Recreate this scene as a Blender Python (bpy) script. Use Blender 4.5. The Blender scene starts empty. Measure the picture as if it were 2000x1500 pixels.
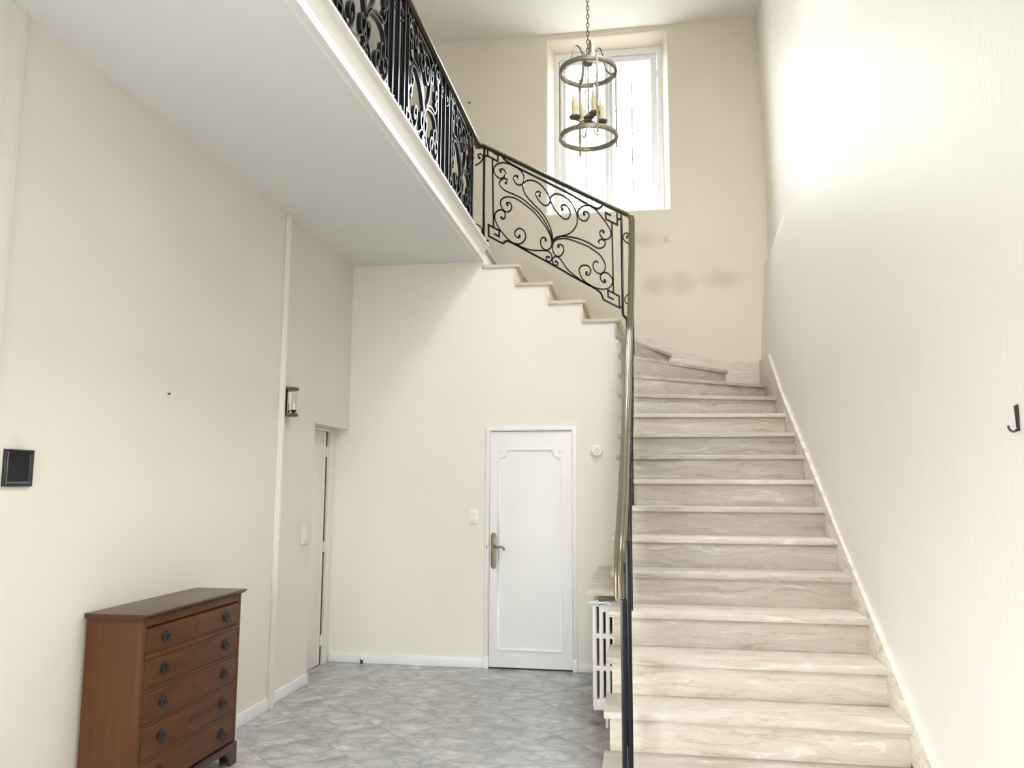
import bpy, bmesh, math, random
from mathutils import Vector, Matrix

random.seed(7)
SC = bpy.context.scene
COL = SC.collection
PI = math.pi

# ------------------------------------------------------------------ camera
YAW, PITCH, ROLL, FPX, HC = 0.16244, 0.12381, 0.00427, 1559.9, 1.53356
cy, sy, cp, sp, cr, sr = math.cos(YAW), math.sin(YAW), math.cos(PITCH), math.sin(PITCH), math.cos(ROLL), math.sin(ROLL)
Rv, Fv, Uv = Vector((cy, sy, 0)), Vector((-sy, cy, 0)), Vector((0, 0, 1))
F2 = cp * Fv + sp * Uv
U2 = cp * Uv - sp * Fv
R3 = cr * Rv + sr * U2
U3 = cr * U2 - sr * Rv
cam_d = bpy.data.cameras.new('camera')
cam = bpy.data.objects.new('camera', cam_d)
COL.objects.link(cam)
cam.matrix_world = Matrix(((R3.x, U3.x, -F2.x, 0), (R3.y, U3.y, -F2.y, 0), (R3.z, U3.z, -F2.z, HC), (0, 0, 0, 1)))
cam_d.sensor_width = 36.0
cam_d.lens = 36.0 * FPX / 2000.0
cam_d.clip_start = 0.05
SC.camera = cam

# ------------------------------------------------------------------ light: an overcast sky through the real openings
SKY = 7.6
W = bpy.data.worlds.new('sky')
SC.world = W
W.use_nodes = True
_t = W.node_tree
bg = _t.nodes['Background']
_tc = _t.nodes.new('ShaderNodeTexCoord')
_sx = _t.nodes.new('ShaderNodeSeparateXYZ')
_t.links.new(_tc.outputs['Generated'], _sx.inputs[0])
_mr = _t.nodes.new('ShaderNodeMapRange')          # z from -1..1 to 0..1
_mr.inputs['From Min'].default_value = -1.0
_t.links.new(_sx.outputs['Z'], _mr.inputs['Value'])
_cr = _t.nodes.new('ShaderNodeValToRGB')          # overcast sky: brighter to the zenith, duller ground below the horizon
_e = _cr.color_ramp.elements
_e[0].position, _e[0].color = 0.0, (0.17, 0.175, 0.165, 1)
_e[1].position, _e[1].color = 1.0, (0.94, 0.97, 1.0, 1)
for _p, _c in ((0.49, (0.20, 0.205, 0.19, 1)), (0.51, (0.38, 0.39, 0.40, 1)), (0.75, (0.67, 0.69, 0.71, 1))):
    _q = _e.new(_p)
    _q.color = _c
_t.links.new(_mr.outputs[0], _cr.inputs[0])
_t.links.new(_cr.outputs[0], bg.inputs[0])
bg.inputs[1].default_value = SKY
SC.view_settings.view_transform = 'Standard'
SC.view_settings.look = 'None'
SC.view_settings.exposure = 2.18
SC.view_settings.gamma = 1.0
SC.view_settings.use_curve_mapping = False
try:
    SC.cycles.max_bounces = 14
    SC.cycles.diffuse_bounces = 8
    SC.cycles.transparent_max_bounces = 16
    SC.cycles.sample_clamp_indirect = 8.0
    SC.cycles.use_denoising = True
except Exception:
    pass


def portal(name, loc, rot, sx, sy_):
    l = bpy.data.lights.new(name, 'AREA')
    l.shape = 'RECTANGLE'
    l.size, l.size_y = sx, sy_
    l.cycles.is_portal = True
    o = bpy.data.objects.new(name, l)
    COL.objects.link(o)
    o.location = loc
    o.rotation_euler = rot
    return o


# openings: stair window (back), glazed entrance (rear, behind the camera), landing window (rear, upstairs)
WIN = (-0.83, 0.25, 4.24, 5.95)      # x0 x1 z0 z1 of the glazed unit
REAR = (-2.0, -0.75, 0.03, 2.05)
REARUP = (0.30, 1.08, 3.7, 6.05)
ROOF = (0.12, 1.06, 3.0, 4.75)           # x0 x1 y0 y1, roof light over the stairwell
SIDE = (0.85, 2.40, 1.05, 2.10)        # y0 y1 z0 z1, window in the left wall beside the camera
YREAR = -0.9
portal('window_portal', (-0.29, 7.97, 5.1), (-PI / 2, 0, 0), 1.1, 1.75)
portal('upper_portal', ((REARUP[0] + REARUP[1]) / 2, YREAR - 0.02, (REARUP[2] + REARUP[3]) / 2), (PI / 2, 0, 0), REARUP[1] - REARUP[0], REARUP[3] - REARUP[2])
portal('side_portal', (-2.98, (SIDE[0] + SIDE[1]) / 2, (SIDE[2] + SIDE[3]) / 2), (PI / 2, 0, -PI / 2), SIDE[1] - SIDE[0], SIDE[3] - SIDE[2])
portal('roof_portal', ((ROOF[0] + ROOF[1]) / 2, (ROOF[2] + ROOF[3]) / 2, 6.29), (0, 0, 0), ROOF[1] - ROOF[0], ROOF[3] - ROOF[2])
portal('entrance_portal', ((REAR[0] + REAR[1]) / 2, YREAR - 0.02, (REAR[2] + REAR[3]) / 2), (PI / 2, 0, 0), REAR[1] - REAR[0], REAR[3] - REAR[2])


# ------------------------------------------------------------------ materials
def nt(name):
    m = bpy.data.materials.new(name)
    m.use_nodes = True
    t = m.node_tree
    return m, t, t.nodes['Principled BSDF']


def N(t, kind, **kw):
    n = t.nodes.new(kind)
    for k, v in kw.items():
        if k.startswith('i_'):
            n.inputs[k[2:].replace('_', ' ')].default_value = v
        else:
            setattr(n, k, v)
    return n


def ramp(t, stops):
    r = t.nodes.new('ShaderNodeValToRGB')
    el = r.color_ramp.elements
    while len(el) < len(stops):
        el.new(0.5)
    for e, (p, c) in zip(el, stops):
        e.position = p
        e.color = tuple(c) + (1,)
    return r


def coords(t, scale=(1, 1, 1), rand=0.0):
    tc = N(t, 'ShaderNodeTexCoord')
    src = tc.outputs['Object']
    if rand:
        oi = N(t, 'ShaderNodeObjectInfo')
        cx = N(t, 'ShaderNodeCombineXYZ')
        for k, f in enumerate((rand, rand * 1.7, rand * 2.3)):
            mm = N(t, 'ShaderNodeMath', operation='MULTIPLY')
            t.links.new(oi.outputs['Random'], mm.inputs[0])
            mm.inputs[1].default_value = f
            t.links.new(mm.outputs[0], cx.inputs[k])
        ad = N(t, 'ShaderNodeVectorMath', operation='ADD')
        t.links.new(src, ad.inputs[0])
        t.links.new(cx.outputs[0], ad.inputs[1])
        src = ad.outputs[0]
    mp = N(t, 'ShaderNodeMapping')
    mp.inputs['Scale'].default_value = scale
    t.links.new(src, mp.inputs['Vector'])
    return mp.outputs[0]


def noise(t, vec, scale, detail=4, rough=0.5, dist=0.0):
    n = N(t, 'ShaderNodeTexNoise')
    n.inputs['Scale'].default_value = scale
    n.inputs['Detail'].default_value = detail
    n.inputs['Roughness'].default_value = rough
    n.inputs['Distortion'].default_value = dist
    t.links.new(vec, n.inputs['Vector'])
    return n


def bump(t, b, h, strength, dist=0.01):
    n = N(t, 'ShaderNodeBump')
    n.inputs['Strength'].default_value = strength
    n.inputs['Distance'].default_value = dist
    t.links.new(h, n.inputs['Height'])
    t.links.new(n.outputs[0], b.inputs['Normal'])


def mix(t, fac, a, b, mode='MIX'):
    n = N(t, 'ShaderNodeMixRGB', blend_type=mode)
    for s, v in ((n.inputs[0], fac), (n.inputs[1], a), (n.inputs[2], b)):
        if isinstance(v, (int, float)):
            s.default_value = v
        elif isinstance(v, tuple):
            s.default_value = v + (1,)
        else:
            t.links.new(v, s)
    return n.outputs[0]


def plain(name, col, rough=0.5, metal=0.0, spec=0.5, var=0.04, scale=8.0, bmp=0.0, bscale=60.0):
    m, t, b = nt(name)
    v = coords(t)
    n = noise(t, v, scale, 3)
    lo = tuple(max(0, c * (1 - var)) for c in col)
    hi = tuple(min(1, c * (1 + var)) for c in col)
    r = ramp(t, [(0.3, lo), (0.7, hi)])
    t.links.new(n.outputs[0], r.inputs[0])
    t.links.new(r.outputs[0], b.inputs['Base Color'])
    b.inputs['Roughness'].default_value = rough
    b.inputs['Metallic'].default_value = metal
    b.inputs['Specular IOR Level'].default_value = spec
    if bmp:
        n2 = noise(t, v, bscale, 4, 0.6)
        bump(t, b, n2.outputs[0], bmp, 0.004)
    return m


def wall_mat(name, col, rough=0.6, spec=0.35, var=0.03, streak=0.0, stains=(), bmp=0.12):
    m, t, b = nt(name)
    v = coords(t)
    n = noise(t, v, 0.8, 5, 0.55)
    r = ramp(t, [(0.3, tuple(c * (1 - var) for c in col)), (0.7, tuple(min(1, c * (1 + var)) for c in col))])
    t.links.new(n.outputs[0], r.inputs[0])
    c = r.outputs[0]
    tc = N(t, 'ShaderNodeTexCoord')
    for (x, y, z, rx, rz, k) in stains:            # real stains with a shape of their own
        mp = N(t, 'ShaderNodeMapping')
        mp.inputs['Location'].default_value = (-x / rx, -y / rx, -z / rz)
        mp.inputs['Scale'].default_value = (1 / rx, 1 / rx, 1 / rz)
        wob = noise(t, tc.outputs['Object'], 9.0, 3)
        ad = N(t, 'ShaderNodeVectorMath', operation='MULTIPLY_ADD')
        t.links.new(wob.outputs['Color'], ad.inputs[0])
        ad.inputs[1].default_value = (0.12, 0.0, 0.12)
        t.links.new(tc.outputs['Object'], ad.inputs[2])
        t.links.new(ad.outputs[0], mp.inputs['Vector'])
        ln = N(t, 'ShaderNodeVectorMath', operation='LENGTH')
        t.links.new(mp.outputs[0], ln.inputs[0])
        rr = ramp(t, [(0.35, (k, k, k)), (1.0, (0, 0, 0))])
        t.links.new(ln.outputs['Value'], rr.inputs[0])
        c = mix(t, rr.outputs[0], c, tuple(q * f for q, f in zip(col, (0.62, 0.58, 0.52))))
    t.links.new(c, b.inputs['Base Color'])
    b.inputs['Roughness'].default_value = rough
    b.inputs['Specular IOR Level'].default_value = spec
    if streak:
        v2 = coords(t, (14, 14, 1.6))
        n2 = noise(t, v2, 2.2, 5, 0.6, 0.6)
        bump(t, b, n2.outputs[0], streak, 0.01)
    else:
        n2 = noise(t, v, 130, 3, 0.6)
        bump(t, b, n2.outputs[0], bmp, 0.003)
    return m


def travertine(name, light=1.0):
    m, t, b = nt(name)
    v = coords(t, (2.2, 5.0, 9.0), rand=9.0)
    w = noise(t, v, 0.9, 5, 0.6)                       # slow waves that bend the bands
    ad = N(t, 'ShaderNodeVectorMath', operation='MULTIPLY_ADD')
    t.links.new(w.outputs['Color'], ad.inputs[0])
    ad.inputs[1].default_value = (1.2, 1.2, 1.5)
    t.links.new(v, ad.inputs[2])
    mp2 = N(t, 'ShaderNodeMapping')
    mp2.inputs['Scale'].default_value = (0.55, 1.0, 1.9)
    t.links.new(ad.outputs[0], mp2.inputs[0])
    n = noise(t, mp2.outputs[0], 1.5, 12, 0.68, 1.0)
    C = lambda *c: tuple(min(0.95, q * light) for q in c)
    r = ramp(t, [(0.33, C(0.38, 0.33, 0.27)), (0.45, C(0.51, 0.46, 0.395)), (0.56, C(0.555, 0.51, 0.45)), (0.68, C(0.70, 0.66, 0.61))])
    t.links.new(n.outputs[0], r.inputs[0])
    mp3 = N(t, 'ShaderNodeMapping')
    mp3.inputs['Scale'].default_value = (1.4, 2.4, 4.5)
    t.links.new(ad.outputs[0], mp3.inputs[0])
    n2 = noise(t, mp3.outputs[0], 2.6, 8, 0.75, 1.5)
    r2 = ramp(t, [(0.34, (0.72, 0.69, 0.64)), (0.47, (1, 1, 1))])
    t.links.new(n2.outputs[0], r2.inputs[0])
    c = mix(t, 0.55, r.outputs[0], r2.outputs[0], 'MULTIPLY')
    oi = N(t, 'ShaderNodeObjectInfo')
    r3 = ramp(t, [(0.0, (0.88, 0.87, 0.85)), (0.5, (0.96, 0.955, 0.945)), (1.0, (1.0, 1.0, 1.0))])
    t.links.new(oi.outputs['Random'], r3.inputs[0])
    c = mix(t, 1.0, c, r3.outputs[0], 'MULTIPLY')
    t.links.new(c, b.inputs['Base Color'])
    b.inputs['Roughness'].default_value = 0.38
    b.inputs['Specular IOR Level'].default_value = 0.45
    bump(t, b, n2.outputs[0], 0.12, 0.004)
    return m


def marble(name):
    m, t, b = nt(name)
    v = coords(t, (1, 1, 1), rand=11.0)
    w = noise(t, v, 2.6, 6, 0.6)
    ad = N(t, 'ShaderNodeVectorMath', operation='MULTIPLY_ADD')
    t.links.new(w.outputs['Color'], ad.inputs[0])
    ad.inputs[1].default_value = (0.42, 0.30, 0.2)
    t.links.new(v, ad.inputs[2])
    vo = N(t, 'ShaderNodeTexVoronoi', feature='DISTANCE_TO_EDGE')
    vo.inputs['Scale'].default_value = 7.0
    mp = N(t, 'ShaderNodeMapping')
    mp.inputs['Scale'].default_value = (0.6, 1.1, 1)
    mp.inputs['Rotation'].default_value = (0, 0, 0.35)
    t.links.new(ad.outputs[0], mp.inputs[0])
    t.links.new(mp.outputs[0], vo.inputs['Vector'])
    r = ramp(t, [(0.0, (0.36, 0.365, 0.365)), (0.06, (0.45, 0.455, 0.45)), (0.16, (0.51, 0.51, 0.50)), (0.4, (0.56, 0.56, 0.55))])
    t.links.new(vo.outputs['Distance'], r.inputs[0])
    n = noise(t, v, 4.2, 10, 0.7, 1.6)
    r2 = ramp(t, [(0.34, (0.50, 0.51, 0.52)), (0.46, (0.72, 0.73, 0.73)), (0.55, (0.84, 0.84, 0.83)), (0.66, (1.18, 1.18, 1.16))])
    t.links.new(n.outputs[0], r2.inputs[0])
    c = mix(t, 0.85, r.outputs[0], r2.outputs[0], 'MULTIPLY')
    t.links.new(c, b.inputs['Base Color'])
    b.inputs['Roughness'].default_value = 0.3
    b.inputs['Specular IOR Level'].default_value = 0.4
    return m


def wood(name, a, b_, rough=0.35, grain=(10, 1.6, 10)):
    m, t, b = nt(name)
    v = coords(t, grain, rand=4.0)
    n = noise(t, v, 2.0, 6, 0.6, 0.5)
    r = ramp(t, [(0.3, a), (0.7, b_)])
    t.links.new(n.outputs[0], r.inputs[0])
    t.links.new(r.outputs[0], b.inputs['Base Color'])
    b.inputs['Roughness'].default_value = rough
    b.inputs['Specular IOR Level'].default_value = 0.3
    return m


def glass(name, gl=0.06, tint=(1, 1, 1)):
    m = bpy.data.materials.new(name)
    m.use_nodes = True
    t = m.node_tree
    t.nodes.clear()
    o = N(t, 'ShaderNodeOutputMaterial')
    tr = N(t, 'ShaderNodeBsdfTransparent')
    tr.inputs[0].default_value = tint + (1,)
    g = N(t, 'ShaderNodeBsdfGlossy')
    g.inputs['Roughness'].default_value = 0.03
    fr = N(t, 'ShaderNodeLayerWeight')
    fr.inputs[0].default_value = gl * 2.5
    ms = N(t, 'ShaderNodeMixShader')
    cap = N(t, 'ShaderNodeMath', operation='MINIMUM')
    t.links.new(fr.outputs['Fresnel'], cap.inputs[0])
    cap.inputs[1].default_value = 0.22
    t.links.new(cap.outputs[0], ms.inputs[0])
    t.links.new(tr.outputs[0], ms.inputs[1])
    t.links.new(g.outputs[0], ms.inputs[2])
    t.links.new(ms.outputs[0], o.inputs[0])
    return m


CREAM = (0.80, 0.765, 0.705)
M_WALL = wall_mat('cream_paint', CREAM, 0.65, 0.3)
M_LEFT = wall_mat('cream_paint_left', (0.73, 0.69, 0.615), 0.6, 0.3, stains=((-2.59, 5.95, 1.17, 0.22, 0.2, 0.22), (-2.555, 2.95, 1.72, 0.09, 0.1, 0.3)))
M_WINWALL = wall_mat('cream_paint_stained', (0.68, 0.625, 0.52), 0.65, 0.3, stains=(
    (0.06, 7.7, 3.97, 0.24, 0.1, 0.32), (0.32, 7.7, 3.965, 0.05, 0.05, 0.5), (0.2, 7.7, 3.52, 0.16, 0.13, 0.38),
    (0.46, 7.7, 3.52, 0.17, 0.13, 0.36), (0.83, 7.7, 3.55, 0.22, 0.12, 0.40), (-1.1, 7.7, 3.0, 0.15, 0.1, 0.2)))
M_RIGHT = wall_mat('pale_satin_paint', (0.80, 0.775, 0.725), 0.42, 0.5, 0.02, streak=0.22)
M_SOFFIT = wall_mat('white_soffit_paint', (0.69, 0.697, 0.70), 0.75, 0.2, 0.015)
M_CEIL = wall_mat('stippled_ceiling', (0.76, 0.74, 0.69), 0.8, 0.2, 0.03, bmp=1.0)
M_WHITE = plain('white_gloss_paint', (0.82, 0.82, 0.815), 0.35, var=0.015, scale=3)
M_OFFWHITE = plain('off_white_paint', (0.78, 0.755, 0.70), 0.45, var=0.02, scale=3)
M_PVC = plain('white_window_frame', (0.80, 0.81, 0.84), 0.3, var=0.01)
M_RAD = plain('white_enamel', (0.80, 0.80, 0.78), 0.3, var=0.02)
M_TRAV = travertine('travertine')
M_TRAV2 = travertine('pale_travertine', 1.16)
M_TRAV3 = travertine('lit_riser_travertine', 1.42)  # paler copy: bright light off the right wall put into the riser colour
M_SKIRT = travertine('pale_skirting_stone', 1.28)
M_MARB = marble('grey_marble')
M_GROUT = plain('grout', (0.36, 0.36, 0.35), 0.8)
M_IRON = plain('black_iron', (0.006, 0.007, 0.010), 0.2, 0.0, 0.35, var=0.2, scale=20)
M_BRONZE = plain('bronze_handrail', (0.17, 0.145, 0.095), 0.2, 0.35, var=0.08, scale=4)
M_BRASS = plain('aged_brass', (0.24, 0.215, 0.16), 0.42, 0.7, var=0.15, scale=25)
M_DBRASS = plain('dark_bronze', (0.10, 0.085, 0.06), 0.4, 0.6, var=0.15, scale=25)
M_CHROME = plain('chrome', (0.75, 0.75, 0.75), 0.12, 1.0, var=0.02)
M_WOOD = wood('brown_cherry_wood', (0.060, 0.020, 0.006), (0.115, 0.042, 0.012), 0.45)
M_WOODSIDE = wood('brown_cherry_side', (0.075, 0.026, 0.008), (0.112, 0.041, 0.012), 0.45, (14, 14, 1.2))
M_WOODTOP = wood('dark_cherry_wood', (0.055, 0.024, 0.015), (0.085, 0.040, 0.025), 0.28)
M_WOODDARK = plain('dark_stained_wood', (0.045, 0.02, 0.012), 0.4, var=0.2)
M_PEWTER = plain('dark_pewter', (0.048, 0.048, 0.05), 0.35, 0.7, var=0.2)
M_BLACKGLASS = plain('black_glass', (0.012, 0.015, 0.018), 0.08, 0.0, 0.5, var=0.1)
M_CANDLE = plain('cream_candle_sleeve', (0.66, 0.56, 0.36), 0.5, var=0.12, scale=40)
M_BULB = plain('frosted_bulb', (0.80, 0.80, 0.78), 0.15, var=0.02)
M_DARK = plain('dark_gap', (0.03, 0.025, 0.02), 0.8)
M_GLASS = glass('clear_glass')
M_LANTERN = glass('lantern_glass', 0.05, (0.97, 0.975, 0.97))
M_LEAF = plain('green_leaf', (0.26, 0.34, 0.20), 0.6, var=0.3, scale=3)
M_BARK = plain('bark', (0.12, 0.09, 0.06), 0.8, var=0.2)
M_PLASTIC = plain('white_plastic', (0.83, 0.82, 0.78), 0.4, var=0.01)


# ------------------------------------------------------------------ mesh helpers
class G:
    def __init__(s):
        s.bm = bmesh.new()

    def quad(s, pts):
        return s.bm.faces.new([s.bm.verts.new(p) for p in pts])

    def box(s, x0, x1, y0, y1, z0, z1, bev=0.0):
        b = s.bm if not bev else bmesh.new()
        vs = [b.verts.new((x, y, z)) for z in (z0, z1) for y in (y0, y1) for x in (x0, x1)]
        for f in ((0, 2, 3, 1), (4, 5, 7, 6), (0, 1, 5, 4), (2, 6, 7, 3), (0, 4, 6, 2), (1, 3, 7, 5)):
            b.faces.new([vs[i] for i in f])
        if bev:
            bmesh.ops.bevel(b, geom=list(b.edges), offset=bev, segments=2, affect='EDGES', profile=0.6)
            s.merge(b)
        return s

    def merge(s, b, mat=None):
        mp = {}
        for v in b.verts:
            mp[v] = s.bm.verts.new(mat @ v.co if mat else v.co)
        for f in b.faces:
            try:
                s.bm.faces.new([mp[v] for v in f.verts])
            except ValueError:
                pass
        b.free()

    def prism(s, poly, axis, a, b, bev=0.0):
        """poly in the two other axes (cyclic order), from a to b along axis"""
        t = bmesh.new() if bev else s.bm

        def P(p, c):
            return {'x': (c, p[0], p[1]), 'y': (p[0], c, p[1]), 'z': (p[0], p[1], c)}[axis]
        A = [t.verts.new(P(p, a)) for p in poly]
        B = [t.verts.new(P(p, b)) for p in poly]
        n = len(poly)
        t.faces.new(A)
        t.faces.new(B[::-1])
        for i in range(n):
            t.faces.new((A[i], B[i], B[(i + 1) % n], A[(i + 1) % n]))
        if bev:
            bmesh.ops.bevel(t, geom=list(t.edges), offset=bev, segments=2, affect='EDGES', profile=0.6)
            s.merge(t)
        return s

    def rings(s, rings, caps=True, closed=False):
        R = [[s.bm.verts.new(p) for p in r] for r in rings]
        n = len(R[0])
        for i in range(len(R) - (0 if closed else 1)):
            a, b = R[i], R[(i + 1) % len(R)]
            for j in range(n):
                s.bm.faces.new((a[j], a[(j + 1) % n], b[(j + 1) % n], b[j]))
        if caps and not closed:
            s.bm.faces.new(R[0][::-1])
            s.bm.faces.new(R[-1])
        return s

    def tube(s, pts, r, n=8, closed=False, caps=True):
        pts = [Vector(p) for p in pts]
        L = len(pts)
        rr = r if isinstance(r, (list, tuple)) else [r] * L
        out = []
        ref = None
        for i, p in enumerate(pts):
            a = pts[(i - 1) % L] if (closed or i > 0) else p
            b = pts[(i + 1) % L] if (closed or i < L - 1) else p
            d = (b - a).normalized()
            if ref is None:
                ref = Vector((0, 0, 1)) if abs(d.z) < 0.9 else Vector((1, 0, 0))
            u = (ref - d * ref.dot(d)).normalized()
            ref = u
            w = d.cross(u)
            out.append([p + (u * math.cos(2 * PI * k / n) + w * math.sin(2 * PI * k / n)) * rr[i] for k in range(n)])
        return s.rings(out, caps, closed)

    def bar(s, pts, w, d, nrm):
        """flat bar along pts: w in the plane, d along the plane normal nrm (mitred)"""
        pts = [Vector(p) for p in pts]
        nrm = Vector(nrm).normalized()
        out = []
        for i, p in enumerate(pts):
            d1 = (pts[i] - pts[i - 1]).normalized() if i > 0 else None
            d2 = (pts[i + 1] - pts[i]).normalized() if i < len(pts) - 1 else None
            if d1 is None:
                d1 = d2
            if d2 is None:
                d2 = d1
            t = d1 + d2
            t = t.normalized() if t.length > 1e-6 else d1
            u = nrm.cross(t).normalized()
            k = max(0.45, nrm.cross(d1).normalized().dot(u))
            u = u * (w / 2 / k)
            q = nrm * (d / 2)
            out.append([p - u - q, p + u - q, p + u + q, p - u + q])
        return s.rings(out)

    def lathe(s, prof, c, axis='z', n=24, a0=0.0, a1=2 * PI, caps=True):
        """prof: (radius, height) list about axis through c"""
        full = abs(a1 - a0 - 2 * PI) < 1e-6
        m = n if full else n + 1
        R = []
        for (r, h) in prof:
            ring = []
            for k in range(m):
                a = a0 + (a1 - a0) * k / n
                x, y = r * math.cos(a), r * math.sin(a)
                v = {'z': (x, y, h), 'x': (h, x, y), 'y': (x, h, y)}[axis]
                ring.append(s.bm.verts.new(Vector(c) + Vector(v)))
            R.append(ring)
        for i in range(len(R) - 1):
            for k in range(m if full else m - 1):
                s.bm.faces.new((R[i][k], R[i][(k + 1) % m], R[i + 1][(k + 1) % m], R[i + 1][k]))
        if full and caps:
            for ring in (R[0], R[-1]):
                try:
                    s.bm.faces.new(ring)
                except ValueError:
                    pass
        return s

    def cyl(s, a, b, r, n=16):
        return s.tube([a, b], r, n)

    def ring_frame(s, x0, x1, z0, z1, wl, wr, wb, wt, y0, y1, bev=0.0):
        """rectangular frame in the xz plane as one closed mesh"""
        b = bmesh.new()
        out = [(x0, z0), (x1, z0), (x1, z1), (x0, z1)]
        inn = [(x0 + wl, z0 + wb), (x1 - wr, z0 + wb), (x1 - wr, z1 - wt), (x0 + wl, z1 - wt)]
        V = [[b.verts.new((p[0], y, p[1])) for p in q] for q in (out, inn) for y in (y0, y1)]
        oa, ob, ia, ib = V
        for i in range(4):
            j = (i + 1) % 4
            for f in ((oa[i], oa[j], ia[j], ia[i]), (ob[j], ob[i], ib[i], ib[j]), (oa[j], oa[i], ob[i], ob[j]), (ia[i], ia[j], ib[j], ib[i])):
                b.faces.new(f)
        if bev:
            bmesh.ops.bevel(b, geom=list(b.edges), offset=bev, segments=2, affect='EDGES', profile=0.6)
        s.merge(b)
        return s

    def disc(s, c, nrm, r, d, n=14):
        nrm = Vector(nrm).normalized()
        c = Vector(c)
        return s.tube([c - nrm * d / 2, c + nrm * d / 2], r, n)


def smooth_by_angle(me, ang=0.7):
    bm = bmesh.new()
    bm.from_mesh(me)
    for f in bm.faces:
        f.smooth = True
    for e in bm.edges:
        if len(e.link_faces) == 2:
            e.smooth = e.calc_face_angle(0) < ang
    bm.to_mesh(me)
    bm.free()


def world_base(parent):
    b = Vector((0, 0, 0))
    while parent is not None:
        b = b + parent.location
        parent = parent.parent
    return b


def obj(name, g, mat, parent=None, smooth=True, base=None):
    """links a mesh built in world coordinates; the origin sits at the parent's (or at base)"""
    bm = g.bm
    bmesh.ops.remove_doubles(bm, verts=bm.verts, dist=1e-6)
    bmesh.ops.recalc_face_normals(bm, faces=bm.faces)
    o0 = world_base(parent)
    if base is None:
        b = o0
    else:
        b = Vector(base)
    bmesh.ops.translate(bm, verts=bm.verts, vec=-b)
    me = bpy.data.meshes.new(name)
    bm.to_mesh(me)
    bm.free()
    if smooth:
        smooth_by_angle(me)
    me.materials.append(mat)
    o = bpy.data.objects.new(name, me)
    COL.objects.link(o)
    if parent is not None:
        o.parent = parent
    o.location = b - o0
    return o


def tag(o, label=None, cat=None, group=None, kind=None):
    for k, v in (('label', label), ('category', cat), ('group', group), ('kind', kind)):
        if v:
            o[k] = v
    return o


def thing(name, loc, label, cat, group=None):
    o = bpy.data.objects.new(name, None)
    o.empty_display_size = 0.1
    COL.objects.link(o)
    o.location = loc
    return tag(o, label, cat, group)


def struct(o, label=None):
    o['kind'] = 'structure'
    if label:
        o['label'] = label
    return o


def dup(o, parent, loc):
    c = o.copy()
    COL.objects.link(c)
    c.parent = parent
    c.location = loc
    return c


def catmull(pts, sub=4):
    pts = [tuple(p) for p in pts]
    n = len(pts)
    out = []
    for i in range(n - 1):
        p0, p1, p2, p3 = pts[max(0, i - 1)], pts[i], pts[i + 1], pts[min(n - 1, i + 2)]
        for k in range(sub):
            t = k / sub
            out.append(tuple(0.5 * (2 * b + (c - a) * t + (2 * a - 5 * b + 4 * c - d) * t * t + (3 * b - a - 3 * c + d) * t ** 3)
                             for a, b, c, d in zip(p0, p1, p2, p3)))
    out.append(pts[-1])
    return out


def sstep(a, b, x):
    t = min(1, max(0, (x - a) / (b - a)))
    return t * t * (3 - 2 * t)

# ------------------------------------------------------------------ dimensions (metres, floor = 0)
R, GO, H0, Y0 = 0.17235, 0.29126, 0.530, 3.71349       # riser, going, height and nosing of tread 0
XL, XR = -0.190, 1.090                                    # tread ends of the lower flight
XW = 1.11                                                 # right wall
YB, YW = 6.80, 7.70                                       # door wall, window wall
ZC, ZL, ZT = 3.494, 3.635, 6.133                          # soffit, landing, top ceiling
XF, XN = -2.590, -2.555                                   # left wall: far part, proud near part
YR = YREAR                                                # rear wall


TT = 0.030                                               # tread slab thickness


def zt(k):
    return H0 + k * R


# ------------------------------------------------------------------ floor: base slab and diagonal marble tiles
g = G()
g.box(-3.1, 1.3, YR - 0.1, 6.95, -0.15, -0.004)
floor = struct(obj('floor', g, M_GROUT))


def clip(poly, a, b, c):            # keep a*x+b*y<=c
    out = []
    for i in range(len(poly)):
        p, q = poly[i], poly[(i + 1) % len(poly)]
        dp, dq = a * p[0] + b * p[1] - c, a * q[0] + b * q[1] - c
        if dp <= 0:
            out.append(p)
        if dp * dq < 0:
            t = dp / (dp - dq)
            out.append((p[0] + (q[0] - p[0]) * t, p[1] + (q[1] - p[1]) * t))
    return out


TS = 0.403
c45 = math.sqrt(0.5)
full_tile = None
h = TS / 2 - 0.0008
for i in range(-16, 18):
    for j in range(-16, 18):
        u, v = 1.61 + TS * (i + 0.5), 5.22 + TS * (j + 0.5)
        cx_, cy_ = (u - v) * c45, (u + v) * c45
        sq = [(cx_ + (a - b) * c45, cy_ + (a + b) * c45) for a, b in ((-h, -h), (h, -h), (h, h), (-h, h))]
        areas = [sq]
        P = sq
        xmax = -0.166 if cy_ > 3.0 else XW
        for lim in ((-1, 0, 2.76), (1, 0, xmax), (0, -1, -1.6), (0, 1, YB - 0.001)):
            if P:
                P = clip(P, *lim)
        if len(P) < 3:
            continue
        A = abs(sum(P[k][0] * P[(k + 1) % len(P)][1] - P[(k + 1) % len(P)][0] * P[k][1] for k in range(len(P)))) / 2
        if A < 0.002:
            continue
        if A > 4 * h * h * 0.999 and full_tile is not None:
            dup(full_tile, floor, (cx_, cy_, 0))
            continue
        g = G()
        g.prism(P, 'z', -0.011, 0.0, 0.0008)
        t = obj('tile', g, M_MARB, floor, base=(cx_, cy_, 0))
        if A > 4 * h * h * 0.999:
            full_tile = t

# ------------------------------------------------------------------ walls
g = G()
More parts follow.
